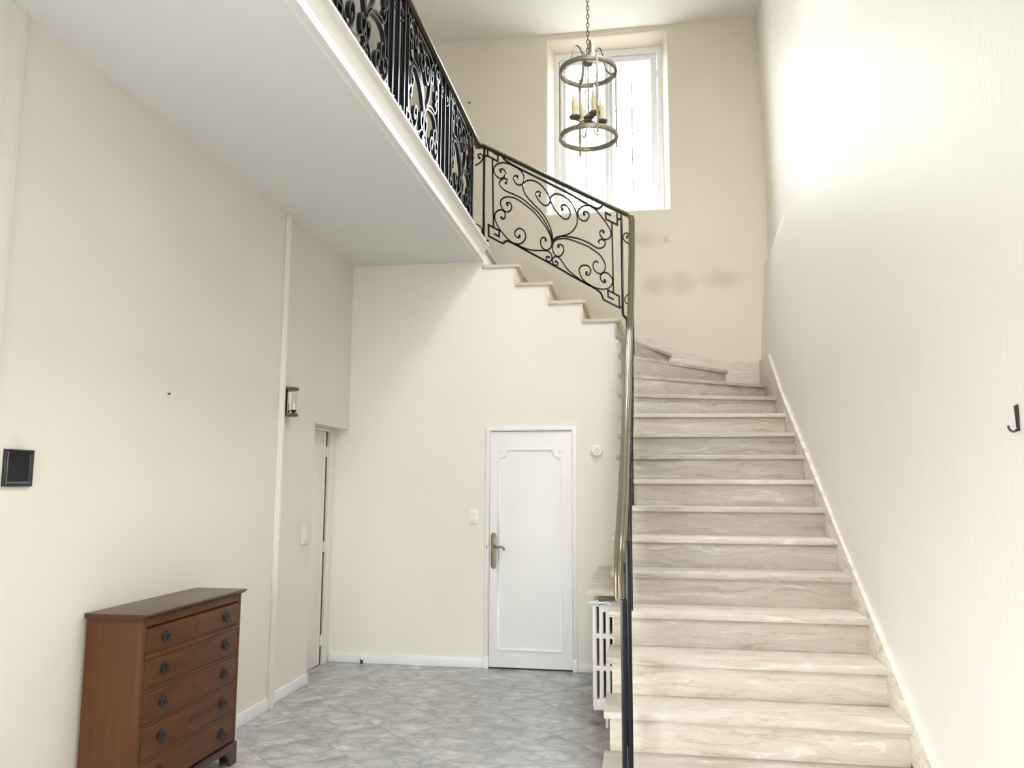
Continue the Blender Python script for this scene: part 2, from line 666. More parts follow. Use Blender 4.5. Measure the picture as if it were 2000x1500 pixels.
# near part stands proud; far part runs to the recess of the far door
g.box(XN - 0.4, XN, YR, SIDE[0], 0, ZC)
g.box(XN - 0.4, XN, SIDE[0], SIDE[1], SIDE[3], ZC)
g.box(XN - 0.4, XN, SIDE[0], SIDE[1], 0, SIDE[2])
g.box(XN - 0.4, XN, SIDE[1], 5.314, 0, ZC)
g.box(XN - 0.4, XN - 0.02, 5.314, 5.345, 0, ZC)
g.box(XF - 0.4, XF, 5.345, 6.05, 0, ZC)
g.box(XF - 0.4, XF, 6.05, 6.9, 2.005, ZC)
g.box(-3.1, -2.765, 6.05, 6.9, 0, 2.005)
struct(obj('wall_left', g, M_LEFT))

g = G()
DX0, DX1, DZ = -1.339, -0.558, 2.02
cuts = [-2.765, DX0, DX1, -1.388, -1.088, -0.796, -0.504, -0.212, -0.165]
cuts = sorted(cuts)
for a, b in zip(cuts[:-1], cuts[1:]):
    m_ = (a + b) / 2
    top = ZC if m_ < -1.388 else zt(17) - TT if m_ < -1.088 else zt(16) - TT if m_ < -0.796 else zt(15) - TT if m_ < -0.504 else zt(14) - TT if m_ < -0.212 else zt(13) - TT
    z0 = DZ if DX0 - 1e-4 < a and b < DX1 + 1e-4 else 0.0
    g.box(a, b, YB, YB + 0.09, z0, top)
struct(obj('wall_back', g, M_WALL, smooth=False))

# window wall with a splayed, round-edged reveal
g = G()
Wx0, Wx1, Wz0, Wz1 = -0.905, 0.295, 4.215, 6.075
xa, xb, za, zb = -5.2, 1.45, 2.0, ZT + 0.05
NP = 6


def reveal(k):
    """ring of the reveal from wall face (0) to window frame (1), rounded arris"""
    prof = [(-0.035, 0.0), (-0.012, 0.006), (0.0, 0.022), (0.012, 0.06), (0.055, 0.21), (0.055, 0.34)]
    ins, dep = prof[k]
    s = 0.8
    return (Wx0 + ins, Wx1 - ins * s, Wz0 + ins * 0.35, Wz1 - ins * 0.9, YW + dep)


prev = None
for k in range(NP):
    x0, x1, z0, z1, y = reveal(k)
    ring = [(x0, y, z0), (x1, y, z0), (x1, y, z1), (x0, y, z1)]
    if prev is None:
        for q in (((xa, z0), (x0, z0), (x0, z1), (xa, z1)), ((x1, z0), (xb, z0), (xb, z1), (x1, z1)),
                  ((xa, za), (xb, za), (xb, z0), (xa, z0)), ((xa, z1), (xb, z1), (xb, zb), (xa, zb))):
            g.quad([(p[0], YW, p[1]) for p in q])
    else:
        for i in range(4):
            g.quad([prev[i], prev[(i + 1) % 4], ring[(i + 1) % 4], ring[i]])
    prev = ring
x0, x1, z0, z1, y = reveal(NP - 1)
for q in (((xa, z0), (x0, z0), (x0, z1), (xa, z1)), ((x1, z0), (xb, z0), (xb, z1), (x1, z1)),
          ((xa, za), (xb, za), (xb, z0), (xa, z0)), ((xa, z1), (xb, z1), (xb, zb), (xa, zb))):
    g.quad([(p[0], y, p[1]) for p in q])
struct(obj('wall_window', g, M_WINWALL))

# right wall: slightly uneven plaster, hollow above the thicker lower part in the far corner
g = G()
ys = [YR + (5.4 - YR) * i / 14 for i in range(14)] + [5.4 + (YW + 0.1 - 5.4) * i / 34 for i in range(35)]
zs = [-0.15 + 3.5 * i / 20 for i in range(20)] + [3.35 + 0.5 * i / 20 for i in range(20)] + [3.85 + (ZT + 0.1 - 3.85) * i / 14 for i in range(15)]


def right_x(y, z):
    return XW + 0.095 * sstep(5.9, 7.7, y) * sstep(3.58, 3.70, z - 0.02 * (y - 7.7)) * (1 - 0.35 * sstep(4.2, 6.1, z)) + 0.05 * sstep(6.6, 7.7, y) * sstep(2.75, 3.6, z) * (1 - sstep(3.58, 3.7, z)) \
        + 0.006 * math.sin(2.1 * y + 0.7 * z) * math.sin(1.3 * z + 0.4)


V = [[g.bm.verts.new((right_x(y, z), y, z)) for z in zs] for y in ys]
for i in range(len(ys) - 1):
    for j in range(len(zs) - 1):
        g.bm.faces.new((V[i][j], V[i + 1][j], V[i + 1][j + 1], V[i][j + 1]))
Bk = [[g.bm.verts.new((1.45, y, z)) for z in (zs[0], zs[-1])] for y in (ys[0], ys[-1])]
g.bm.faces.new((Bk[0][0], Bk[0][1], Bk[1][1], Bk[1][0]))
struct(obj('wall_right', g, M_RIGHT))

# rear wall (behind the camera) with a wide glazed entrance
g = G()
y0_, y1_ = YR - 0.2, YR
ZM = 2.9
for (x0, x1, z0, z1) in ((-5.2, REAR[0], -0.1, ZM), (REAR[1], 1.45, -0.1, ZM), (REAR[0], REAR[1], -0.1, REAR[2]), (REAR[0], REAR[1], REAR[3], ZM),
                         (-5.2, REARUP[0], ZM, ZT), (REARUP[1], 1.45, ZM, ZT), (REARUP[0], REARUP[1], ZM, REARUP[2]), (REARUP[0], REARUP[1], REARUP[3], ZT)):
    g.box(x0, x1, y0_, y1_, z0, z1)
struct(obj('wall_rear', g, M_WALL, smooth=False))
g = G()
g.box(-5.2, -5.0, YR, YW, ZL, ZT)
struct(obj('wall_landing', g, M_WALL))

g = G()
for q in ((-5.3, ROOF[0], YR - 0.2, YW + 0.36), (ROOF[1], 1.5, YR - 0.2, YW + 0.36), (ROOF[0], ROOF[1], YR - 0.2, ROOF[2]), (ROOF[0], ROOF[1], ROOF[3], YW + 0.36)):
    g.box(*q, ZT, ZT + 0.15)
struct(obj('ceiling', g, M_CEIL))
g = G()
g.box(-5.2, -1.372, YR, YW, ZC, ZL)
struct(obj('floor_landing', g, M_SOFFIT))

# moulded edge of the landing
g = G()
prof = [(-1.42, ZC - 0.002), (-1.406, ZC - 0.002), (-1.397, ZC + 0.004), (-1.386, ZC + 0.022), (-1.371, ZC + 0.054), (-1.355, ZC + 0.090),
        (-1.342, ZC + 0.118), (-1.327, ZC + 0.121), (-1.321, ZC + 0.127), (-1.320, ZL + 0.002), (-1.42, ZL + 0.002)]
g.prism(prof, 'y', YR, YB - 0.03)
struct(obj('trim_landing', g, M_OFFWHITE))

# vertical trims on the left wall
g = G()
for (a, b, d) in ((2.50, 2.80, 0.012), (2.52, 2.775, 0.020), (2.55, 2.69, 0.028)):
    g.box(XN, XN + d, a, b, 0, ZC, 0.003)
struct(obj('trim_1', g, M_OFFWHITE))
g = G()
g.box(XN - 0.03, XN + 0.018, 5.322, 5.385, 0, ZC - 0.002, 0.004)
g.box(XN - 0.03, XN + 0.026, 5.338, 5.372, 0, ZC - 0.002, 0.004)
struct(obj('trim_2', g, M_OFFWHITE))

# baseboards
g = G()
g.box(XN, XN + 0.016, 2.80, 5.315, 0, 0.078, 0.004)
struct(obj('baseboard_left', g, M_WHITE))
g = G()
g.box(XF, XF + 0.018, 5.385, 6.045, 0, 0.075, 0.004)
struct(obj('baseboard_left_far', g, M_WHITE))
g = G()
g.box(-2.705, DX0 - 0.002, YB - 0.014, YB, 0, 0.078, 0.004)
g.box(DX1 + 0.002, -0.17, YB - 0.014, YB, 0, 0.078, 0.004)
struct(obj('baseboard_back', g, M_WHITE))

# ------------------------------------------------------------------ door under the stairs
door = thing('door_1', ((DX0 + DX1) / 2, YB, 0), 'white panelled door under the upper stair flight with bronze handle', None)
door['kind'] = 'structure'
g = G()
for ins, dep, w_ in ((0.0, 0.018, 0.036), (0.013, 0.026, 0.016)):
    a_, c_, e_ = DX0 + ins, DX1 - ins, DZ - ins
    g.prism([(a_, 0), (a_, e_), (c_, e_), (c_, 0), (c_ - w_, 0), (c_ - w_, e_ - w_), (a_ + w_, e_ - w_), (a_ + w_, 0)], 'y', YB - dep, YB + 0.04 + ins * 0.1, 0.003)
for a in (DX0 - 0.003, DX1 - 0.037):
    g.box(a, a + 0.040, YB - 0.030, YB, 0, 0.10, 0.003)
obj('door_frame', g, M_WHITE, door)
g = G()
LX0, LX1, LZ1 = DX0 + 0.038, DX1 - 0.038, DZ - 0.042
g.box(LX0, LX1, YB - 0.008, YB + 0.03, 0.012, LZ1, 0.002)
leaf = obj('door_leaf', g, M_WHITE, door)
g = G()
px0, px1, pz0, pz1, rn = -1.222, -0.688, 0.158, 1.822, 0.070
path = [(px0, pz0), (px1, pz0), (px1, pz1 - rn)]
path += [(px1 - rn * math.sin(a) * 0 - rn + rn * (1 - math.sin(a)), pz1 - rn + rn * (1 - math.cos(a))) for a in [PI / 2 * k / 8 for k in range(1, 9)]]
path += [(px0 + rn, pz1)]
path += [(px0 + rn - rn * (1 - math.cos(a)), pz1 - rn * math.sin(a)) for a in [PI / 2 * k / 8 for k in range(1, 9)]]
path += [(px0, pz0)]
path = [(px0, (pz0 + pz1) / 2)] + path[:1] + path[1:-1] + [(px0, (pz0 + pz1) / 2)]
g.bar([(x, YB - 0.011, z) for x, z in path], 0.016, 0.010, (0, 1, 0))
g.bar([(x, YB - 0.015, z) for x, z in path], 0.007, 0.008, (0, 1, 0))
for x in (px0 + 0.008, px1 - 0.008):
    g.disc((x, YB - 0.010, pz1 - 0.008), (0, 1, 0), 0.011, 0.012)
obj('panel_moulding', g, M_WHITE, leaf)
g = G()
hx, hz0, hz1, hw = -1.264, 0.815, 1.118, 0.0245
pl = []
for k in range(13):
    a = PI * k / 12
    pl.append((hx + hw * math.cos(a), hz1 - 0.032 + 0.032 * math.sin(a)))
for k in range(13):
    a = PI + PI * k / 12
    pl.append((hx + hw * math.cos(a), hz0 + 0.032 + 0.032 * math.sin(a)))
g.prism(pl, 'y', YB - 0.014, YB - 0.008, 0.002)
g.disc((hx, YB - 0.016, hz1 - 0.016), (0, 1, 0), 0.011, 0.008)
for dx in (-0.010, 0.010):
    g.disc((hx + dx, YB - 0.015, hz1 - 0.026), (0, 1, 0), 0.006, 0.008)
hp = obj('handle_plate', g, M_BRASS, leaf)
g = G()
lz = 1.000
g.disc((hx - 0.002, YB - 0.022, lz), (0, 1, 0), 0.018, 0.020)
g.tube(catmull([(hx, YB - 0.036, lz), (hx + 0.012, YB - 0.050, lz), (hx + 0.035, YB - 0.054, lz - 0.002), (hx + 0.060, YB - 0.054, lz + 0.002), (hx + 0.086, YB - 0.052, lz - 0.004), (hx + 0.094, YB - 0.05, lz - 0.020), (hx + 0.090, YB - 0.05, lz - 0.028)], 5),
       [0.009] * 26 + [0.007] * 5, 10)
g.cyl((hx, YB - 0.014, lz), (hx, YB - 0.038, lz), 0.009)
obj('lever', g, M_BRASS, leaf)
for z in (1.80, 0.96, 0.18):
    g = G()
    g.cyl((LX1 + 0.004, YB - 0.014, z - 0.036), (LX1 + 0.004, YB - 0.014, z + 0.036), 0.0065, 10)
    obj('hinge', g, M_OFFWHITE, door)
g = G()
g.box(LX0 - 0.006, LX1 + 0.006, YB + 0.032, YB + 0.045, 0, DZ - 0.03)
obj('door_backing', g, M_DARK, door)
g = G()
g.box(LX0 - 0.004, LX1 + 0.004, YB - 0.006, YB + 0.031, 0.0, 0.007)  # dark strip painting in the shade of the gap under the leaf
obj('under_door_shade', g, M_DARK, door)
g = G()
g.box(DX0 + 0.014, DX0 + 0.020, YB - 0.028, YB - 0.024, 0.985, 1.012)
obj('strike_mark', g, M_DARK, door)

# ------------------------------------------------------------------ door in the left recess
d2 = thing('door_2', (-2.74, 6.4, 0), 'narrow off-white door set in the recess at the far end of left wall', None)
d2['kind'] = 'structure'
g = G()
g.box(-2.765, -2.742, 6.05, 6.655, 0.005, 1.975, 0.002)
g.box(-2.744, -2.737, 6.60, 6.652, 0.006, 1.974, 0.002)
obj('door_leaf', g, M_OFFWHITE, d2)
g = G()
g.box(-2.765, -2.715, 6.685, YB, 0, 2.004, 0.003)
g.box(-2.765, -2.725, 6.05, 6.8, 1.978, 2.004, 0.002)
obj('door_frame', g, M_OFFWHITE, d2)
g = G()
g.box(-2.763, -2.741, 6.656, 6.688, 0, 1.978)  # solid dark strip standing in for the shade inside the gap
obj('door_gap', g, M_DARK, d2)
for z in (1.80, 0.985, 0.20):
    g = G()
    g.cyl((-2.736, 6.672, z - 0.045), (-2.736, 6.672, z + 0.045), 0.013, 10)
    g.disc((-2.736, 6.672, z), (0, 0, 1), 0.0145, 0.004)
    obj('hinge', g, M_OFFWHITE, d2)

# ------------------------------------------------------------------ stair window
wi = thing('window_1', ((WIN[0] + WIN[1]) / 2, YW + 0.25, WIN[2]), 'white two-casement window with thin glazing bars above the stairs', None)
wi['kind'] = 'structure'
x0, x1, z0, z1, yy = reveal(4)
g = G()
fy0, fy1 = YW + 0.205, YW + 0.275
fw = 0.045
g.ring_frame(x0 - 0.02, x1 + 0.02, z0 - 0.03, z1 + 0.03, fw + 0.02, fw + 0.02, fw + 0.03, fw + 0.05, fy0, fy1, 0.004)
obj('window_frame', g, M_PVC, wi)
xm = (x0 + x1) / 2 - 0.012
for (a, b) in ((x0 + fw + 0.004, xm + 0.018), (xm + 0.022, x1 - fw - 0.004)):
    sw = 0.062
    a2, b2, c2, d2_ = a, b, z0 + fw + 0.004, z1 - fw - 0.024
    g = G()
    ya, yb_ = fy0 + 0.014, fy1 - 0.006
    left = (a < xm - 0.2)
    wl, wr = (sw, 0.035) if left else (0.035, sw)
    g.ring_frame(a2, b2, c2, d2_, wl, wr, sw, sw, ya, yb_, 0.005)
    sash = obj('casement', g, M_PVC, wi)
    g = G()
    g.box(a2 + wl - 0.005, b2 - wr + 0.005, fy0 + 0.044, fy0 + 0.048, c2 + sw - 0.005, d2_ - sw + 0.005)
    obj('pane', g, M_GLASS, sash)
    xc = (a2 + wl + b2 - wr) / 2
    g = G()
    g.box(xc - 0.006, xc + 0.006, fy0 + 0.048, fy0 + 0.058, c2 + sw, d2_ - sw)
    obj('glazing_bar', g, M_PVC, sash)
    for k in range(1, 6):
        zz = c2 + sw + (d2_ - c2 - 2 * sw) * k / 6
        g = G()
        g.box(a2 + wl, b2 - wr, fy0 + 0.0485, fy0 + 0.0575, zz - 0.005, zz + 0.005)
        obj('glazing_bar', g, M_PVC, sash)
g = G()
g.box(xm - 0.02, xm + 0.022, fy0 + 0.002, fy0 + 0.016, z0 + fw, z1 - fw - 0.02, 0.004)
obj('meeting_cover', g, M_PVC, wi)
g = G()
g.box(-0.215, -0.03, fy0 - 0.006, fy0 + 0.004, z1 - 0.050, z1 - 0.034, 0.002)
obj('vent', g, M_PLASTIC, wi)
for xq in (x0 + fw + 0.002, x1 - fw - 0.002):
    for zq in (z0 + 0.28, z1 - 0.30):
        g = G()
        g.cyl((xq, fy0 + 0.004, zq - 0.04), (xq, fy0 + 0.004, zq + 0.04), 0.008, 10)
        obj('hinge', g, M_PVC, wi)

# trees outside the window
def tree(x, y, zb, h, r, n, label):
    t = thing('tree', (x, y, zb), label, 'tree', None)
    g = G()
    g.tube([(x, y, zb), (x + 0.1, y, zb + h * 0.5), (x, y + 0.1, zb + h * 0.8)], [0.22, 0.15, 0.08], 8)
    for k in range(6):
        a = 2 * PI * k / 6
        g.tube([(x, y, zb + h * 0.5), (x + r * 0.6 * math.cos(a), y + r * 0.6 * math.sin(a), zb + h * 0.75)], [0.07, 0.03], 6)
    obj('trunk', g, M_BARK, t)
    g = G()
    rnd = random.Random(n)
    for _ in range(n):
        while True:
            q = Vector((rnd.uniform(-1, 1), rnd.uniform(-1, 1), rnd.uniform(-1, 1)))
            if 0.3 < q.length < 1:
                break
        c = Vector((x, y, zb + h * 0.72)) + Vector((q.x * r, q.y * r, q.z * h * 0.36))
        u = Vector((rnd.gauss(0, 1), rnd.gauss(0, 1), rnd.gauss(0, 1))).normalized()
        w = u.orthogonal().normalized()
        l = rnd.uniform(0.10, 0.2)
        v = u.cross(w) * l * 0.4
        g.quad([c - w * l, c + v, c + w * l, c - v])
    o = obj('foliage', g, M_LEAF, t, smooth=False)
    o['kind'] = 'stuff'
    return t


tree(-2.4, 15.0, 0.0, 11.0, 2.0, 1500, 'green leafy tree outside the stair window, behind the left casement')

# ------------------------------------------------------------------ staircase
st = thing('staircase', ((XL + XR) / 2, Y0, 0), 'beige travertine staircase climbing along the right wall and turning left under the window', 'staircase')
nose = {}
for k in range(-2, 9):
    y = Y0 + k * GO
    nose[k] = ((XL, y), (XR, y))
nose[9] = ((XL, 6.31), (XR, 6.412))
nose[10] = ((XL, 6.405), (XR, 6.83))
nose[11] = ((XL, 6.485), (XR, 7.40))
nose[12] = ((XL, 6.555), (0.805, YW - 0.02))
nose[13] = ((XL, 6.63), (0.288, YW - 0.02))
nose[14] = ((-0.176, YB - 0.02), (-0.120, YW - 0.02))
for k in range(15, 19):
    x = -0.176 - (k - 14) * 0.292
    nose[k] = ((x, YB - 0.02), (x, YW - 0.02))
TT = 0.030


def shift(ln, d):
    (ax, ay), (bx, by) = ln
    L = math.hypot(bx - ax, by - ay)
    nx, ny = -(by - ay) / L, (bx - ax) / L          # ascending side
    return ((ax + nx * d, ay + ny * d), (bx + nx * d, by + ny * d))


for k in range(-2, 18):
    L_, R_ = nose[k]
    nx = nose[k + 1]
    bk = shift(nx, 0.035) if k < 8 or k > 13 else nx
    Lb, Rb = bk
    poly = [L_, R_]
    if k == 11:
        poly.append((XR, YW - 0.02))
    if k == 13:
        poly.append(nx[1])
        poly.append(nx[0])
        poly.append((XL, YB - 0.02))
    else:
        poly += [Rb, Lb]
    if 8 <= k <= 12:
        poly[-1] = (XL, Lb[1] + 0.03)
    g = G()
    z = zt(k)
    g.prism(poly, 'z', z - TT, z, 0.004)
    obj('tread', g, M_TRAV2 if k in (0, 1, 2, 4, 6, 9, 14, 15, 16, 17) else M_TRAV, st)  # upper-flight treads take the paler stone to paint in front light
# landing nosing slab
g = G()
g.prism([(-1.344, YB - 0.02), (-1.344, YW - 0.02), (-1.42, YW - 0.02), (-1.42, YB - 0.02)], 'z', ZL - TT, ZL + 0.001, 0.004)
obj('tread', g, M_TRAV, st)
for k in range(-2, 19):
    a, b = shift(nose[k], 0.030), shift(nose[k], 0.050)
    zb_, z1_ = (zt(k - 1) if k > -2 else 0.0), zt(k) - TT
    l0, l1 = a
    m0, m1 = b
    if k <= 13:
        l0, m0 = (-0.165, l0[1]), (-0.165, m0[1])
        if k <= 11:
            l1, m1 = (XR, l1[1]), (XR, m1[1])
        else:
            l1, m1 = (l1[0], YW - 0.02), (m1[0], YW - 0.02)
    else:
        l0, m0 = (l0[0], YB - 0.004), (m0[0], YB - 0.004)
    g = G()
    g.prism([l0, l1, m1, m0], 'z', zb_, z1_, 0.0015)
    obj('riser', g, M_TRAV3 if k > 14 else M_TRAV2 if k in (-1, 0, 1, 9) else M_TRAV, st)
# plastered body below the lower flight
g = G()
for k in range(-2, 14):
    a = shift(nose[k], 0.038)
    b = shift(nose[k + 1], 0.038) if k < 13 else None
    y_a0, y_a1 = a[0][1], min(a[1][1], YW)
    if k < 8:
        g.box(-0.165, XR, y_a0, b[0][1] + 0.002, 0.0, zt(k) - TT - 0.001)
    elif k < 13:
        poly = [(-0.165, y_a0), (a[1][0], y_a1), (b[1][0], min(b[1][1], YW)), (-0.165, b[0][1])]
        if k == 11:
            poly = [(-0.165, y_a0), (XR, y_a1), (XR, YW), (b[1][0], YW), (-0.165, b[0][1])]
        g.prism(poly, 'z', 0.0, zt(k) - TT - 0.001)
    else:
        g.prism([(-0.165, y_a0), (a[1][0], YW), (-0.12, YW), (-0.165, YB + 0.02)], 'z', 0.0, zt(k) - TT - 0.001)
obj('plastered_body', g, M_WALL, st, smooth=False)
# skirting along the right wall and up the window wall
g = G()
tp = lambda y: 0.585 + 0.592 * (y - 3.72) - 0.02 * sstep(3.7, 6, y)
g.prism([(2.9, 0.0), (2.9, tp(2.9)), (3.4, tp(3.4)), (6.6, tp(6.6)), (7.16, 2.665), (7.68, 2.68), (7.68, 2.2), (6.6, 1.9), (3.4, 0.2), (3.2, 0.0)], 'x', XR - 0.002, XW + 0.008, 0.0015)
obj('skirting', g, M_SKIRT, st)
g = G()
g.prism([(XR, 2.35), (XR, 2.66), (0.70, 2.70), (0.47, 2.77), (-0.035, 2.985), (-0.10, 3.02), (-0.10, 2.72), (0.5, 2.50)], 'y', YW - 0.021, YW - 0.0005, 0.0015)
obj('skirting', g, M_SKIRT, st)

# ------------------------------------------------------------------ wrought iron railings
# one scroll panel traced once: (s, h) with s along the panel (0..1) and h below the handrail line (metres)
SCROLLS = {
 'upper_left': [(0.063,-0.166),(0.055,-0.158),(0.07,-0.138),(0.094,-0.137),(0.106,-0.163),(0.095,-0.198),(0.073,-0.227),(0.042,-0.236),(0.015,-0.221),(0.003,-0.193),(0.008,-0.156),(0.032,-0.114),(0.072,-0.079),(0.116,-0.06),(0.17,-0.052),(0.214,-0.06),(0.245,-0.075),(0.263,-0.104),(0.266,-0.136),(0.255,-0.176),(0.228,-0.209),(0.201,-0.213),(0.181,-0.196),(0.174,-0.17),(0.185,-0.145),(0.201,-0.133),(0.211,-0.139)],
 'middle_strand': [(0.109,-0.251),(0.121,-0.233),(0.118,-0.214),(0.104,-0.213),(0.082,-0.227),(0.062,-0.254),(0.053,-0.283),(0.063,-0.306),(0.087,-0.323),(0.126,-0.326),(0.179,-0.322),(0.232,-0.322),(0.276,-0.332),(0.316,-0.349),(0.376,-0.373),(0.417,-0.407),(0.45,-0.445),(0.477,-0.49),(0.495,-0.531),(0.503,-0.567),(0.505,-0.596)],
 'lower_strand': [(0.123,-0.448),(0.115,-0.44),(0.127,-0.424),(0.149,-0.422),(0.161,-0.447),(0.15,-0.486),(0.123,-0.515),(0.092,-0.519),(0.072,-0.494),(0.063,-0.461),(0.072,-0.427),(0.096,-0.395),(0.131,-0.37),(0.18,-0.354),(0.224,-0.355),(0.276,-0.368),(0.343,-0.391),(0.39,-0.422),(0.431,-0.46),(0.463,-0.498),(0.486,-0.536),(0.498,-0.575),(0.5,-0.618),(0.486,-0.656),(0.459,-0.686),(0.431,-0.69),(0.41,-0.67),(0.407,-0.634),(0.417,-0.599),(0.436,-0.581),(0.452,-0.585),(0.45,-0.6)],
 'upper_strand': [(0.398,-0.217),(0.409,-0.197),(0.403,-0.181),(0.383,-0.185),(0.366,-0.213),(0.372,-0.24),(0.396,-0.268),(0.426,-0.283),(0.457,-0.278),(0.481,-0.242),(0.488,-0.207),(0.47,-0.167),(0.442,-0.134),(0.407,-0.109),(0.363,-0.101),(0.32,-0.113),(0.285,-0.138),(0.263,-0.171),(0.255,-0.205),(0.263,-0.244),(0.28,-0.273),(0.307,-0.297),(0.342,-0.319),(0.381,-0.341),(0.408,-0.356),(0.445,-0.392),(0.473,-0.432),(0.493,-0.477),(0.505,-0.526),(0.507,-0.564),(0.507,-0.594)],
 'left_bottom': [(0.073,-0.595),(0.083,-0.606),(0.101,-0.582),(0.105,-0.549),(0.09,-0.524),(0.058,-0.53),(0.027,-0.566),(0.014,-0.608),(0.022,-0.655),(0.045,-0.699),(0.083,-0.734),(0.125,-0.762),(0.162,-0.776),(0.2,-0.772),(0.237,-0.747),(0.268,-0.704),(0.281,-0.657),(0.269,-0.618),(0.237,-0.609),(0.209,-0.629),(0.188,-0.667),(0.19,-0.696),(0.209,-0.707),(0.23,-0.694),(0.228,-0.682)],
 'bottom_left_tendril': [(0.2,-0.773),(0.256,-0.774),(0.311,-0.762),(0.367,-0.74),(0.426,-0.708),(0.463,-0.693),(0.491,-0.698),(0.502,-0.727),(0.495,-0.762),(0.474,-0.785),(0.456,-0.778),(0.454,-0.755),(0.465,-0.74),(0.475,-0.743)],
 'bottom_right_tendril': [(0.535,-0.75),(0.552,-0.753),(0.543,-0.778),(0.522,-0.789),(0.506,-0.764),(0.511,-0.731),(0.533,-0.705),(0.556,-0.7),(0.581,-0.716),(0.614,-0.752),(0.651,-0.778),(0.705,-0.795),(0.758,-0.81),(0.811,-0.817)],
 'lower_right': [(0.556,-0.601),(0.552,-0.592),(0.568,-0.574),(0.593,-0.577),(0.601,-0.611),(0.584,-0.662),(0.552,-0.694),(0.522,-0.69),(0.506,-0.651),(0.51,-0.602),(0.528,-0.562),(0.566,-0.524),(0.615,-0.496),(0.669,-0.481),(0.749,-0.47),(0.803,-0.467),(0.856,-0.475),(0.898,-0.49),(0.927,-0.521),(0.943,-0.559),(0.939,-0.602),(0.918,-0.642),(0.886,-0.664),(0.855,-0.654),(0.842,-0.62),(0.85,-0.584),(0.871,-0.563),(0.885,-0.57)],
 'upper_right_strand': [(0.506,-0.582),(0.533,-0.534),(0.577,-0.495),(0.631,-0.47),(0.707,-0.442),(0.771,-0.432),(0.824,-0.432),(0.867,-0.439),(0.899,-0.429),(0.931,-0.398),(0.945,-0.361),(0.932,-0.339),(0.905,-0.347),(0.888,-0.373),(0.897,-0.382)],
 's_curve': [(0.59,-0.241),(0.578,-0.228),(0.589,-0.203),(0.616,-0.187),(0.643,-0.204),(0.657,-0.238),(0.643,-0.291),(0.615,-0.318),(0.577,-0.314),(0.534,-0.283),(0.507,-0.247),(0.49,-0.207),(0.5,-0.166),(0.529,-0.131),(0.567,-0.114),(0.611,-0.113),(0.654,-0.132),(0.686,-0.168),(0.709,-0.216),(0.715,-0.278),(0.702,-0.339),(0.669,-0.404),(0.626,-0.455),(0.571,-0.5),(0.528,-0.543),(0.507,-0.587)],
 'upper_right': [(0.773,-0.188),(0.767,-0.174),(0.783,-0.157),(0.805,-0.159),(0.812,-0.185),(0.794,-0.23),(0.767,-0.253),(0.734,-0.25),(0.719,-0.217),(0.725,-0.177),(0.751,-0.131),(0.789,-0.098),(0.827,-0.085),(0.87,-0.095),(0.912,-0.131),(0.949,-0.167),(0.976,-0.199),(0.991,-0.233),(0.988,-0.273),(0.964,-0.312),(0.932,-0.33),(0.905,-0.312),(0.9,-0.288),(0.911,-0.261),(0.932,-0.251),(0.931,-0.267)],
 'right_bottom': [(0.936,-0.698),(0.947,-0.704),(0.928,-0.722),(0.905,-0.708),(0.902,-0.675),(0.925,-0.637),(0.955,-0.621),(0.987,-0.634),(1.001,-0.667),(0.987,-0.721),(0.954,-0.763),(0.906,-0.793),(0.853,-0.808),(0.8,-0.805),(0.763,-0.792),(0.737,-0.76),(0.727,-0.718),(0.743,-0.678),(0.775,-0.65),(0.807,-0.645),(0.824,-0.671),(0.812,-0.713),(0.793,-0.732),(0.781,-0.725),(0.789,-0.709)],
}
RAILS = {
 'top_rail': [(0.069,0.015),(0.077,-0.018),(0.096,-0.037),(0.134,-0.046),(0.214,-0.055),(0.589,-0.061),(0.698,-0.07),(0.795,-0.08),(0.859,-0.082),(0.883,-0.076),(0.905,-0.054),(0.924,-0.025)],
 'bottom_rail': [(0.088,-0.83),(0.099,-0.809),(0.118,-0.789),(0.144,-0.781),(0.2,-0.781),(0.32,-0.787),(0.458,-0.792),(0.595,-0.8),(0.651,-0.807),(0.747,-0.81),(0.832,-0.812),(0.88,-0.82),(0.909,-0.837),(0.924,-0.877)],
}
KEYS = {
 'key_upper_left': [(-0.002,-0.02),(0.04,-0.025),(0.038,-0.084),(-0.051,-0.078),(-0.052,0.01)],
 'key_lower_left': [(0.01,-0.779),(0.052,-0.784),(0.057,-0.726),(-0.038,-0.723),(-0.036,-0.827),(0.088,-0.83)],
 'key_upper_right': [(0.995,-0.081),(0.949,-0.078),(0.952,-0.136),(1.046,-0.138),(1.043,-0.03)],
 'key_lower_right': [(1.008,-0.83),(0.964,-0.829),(0.962,-0.771),(1.053,-0.776),(1.054,-0.877),(0.925,-0.877)],
}
INNER = {
 'inner_left': [(-0.008,-0.091),(0.005,-0.716)],
 'inner_right': [(1.0,-0.143),(1.007,-0.767)],
}



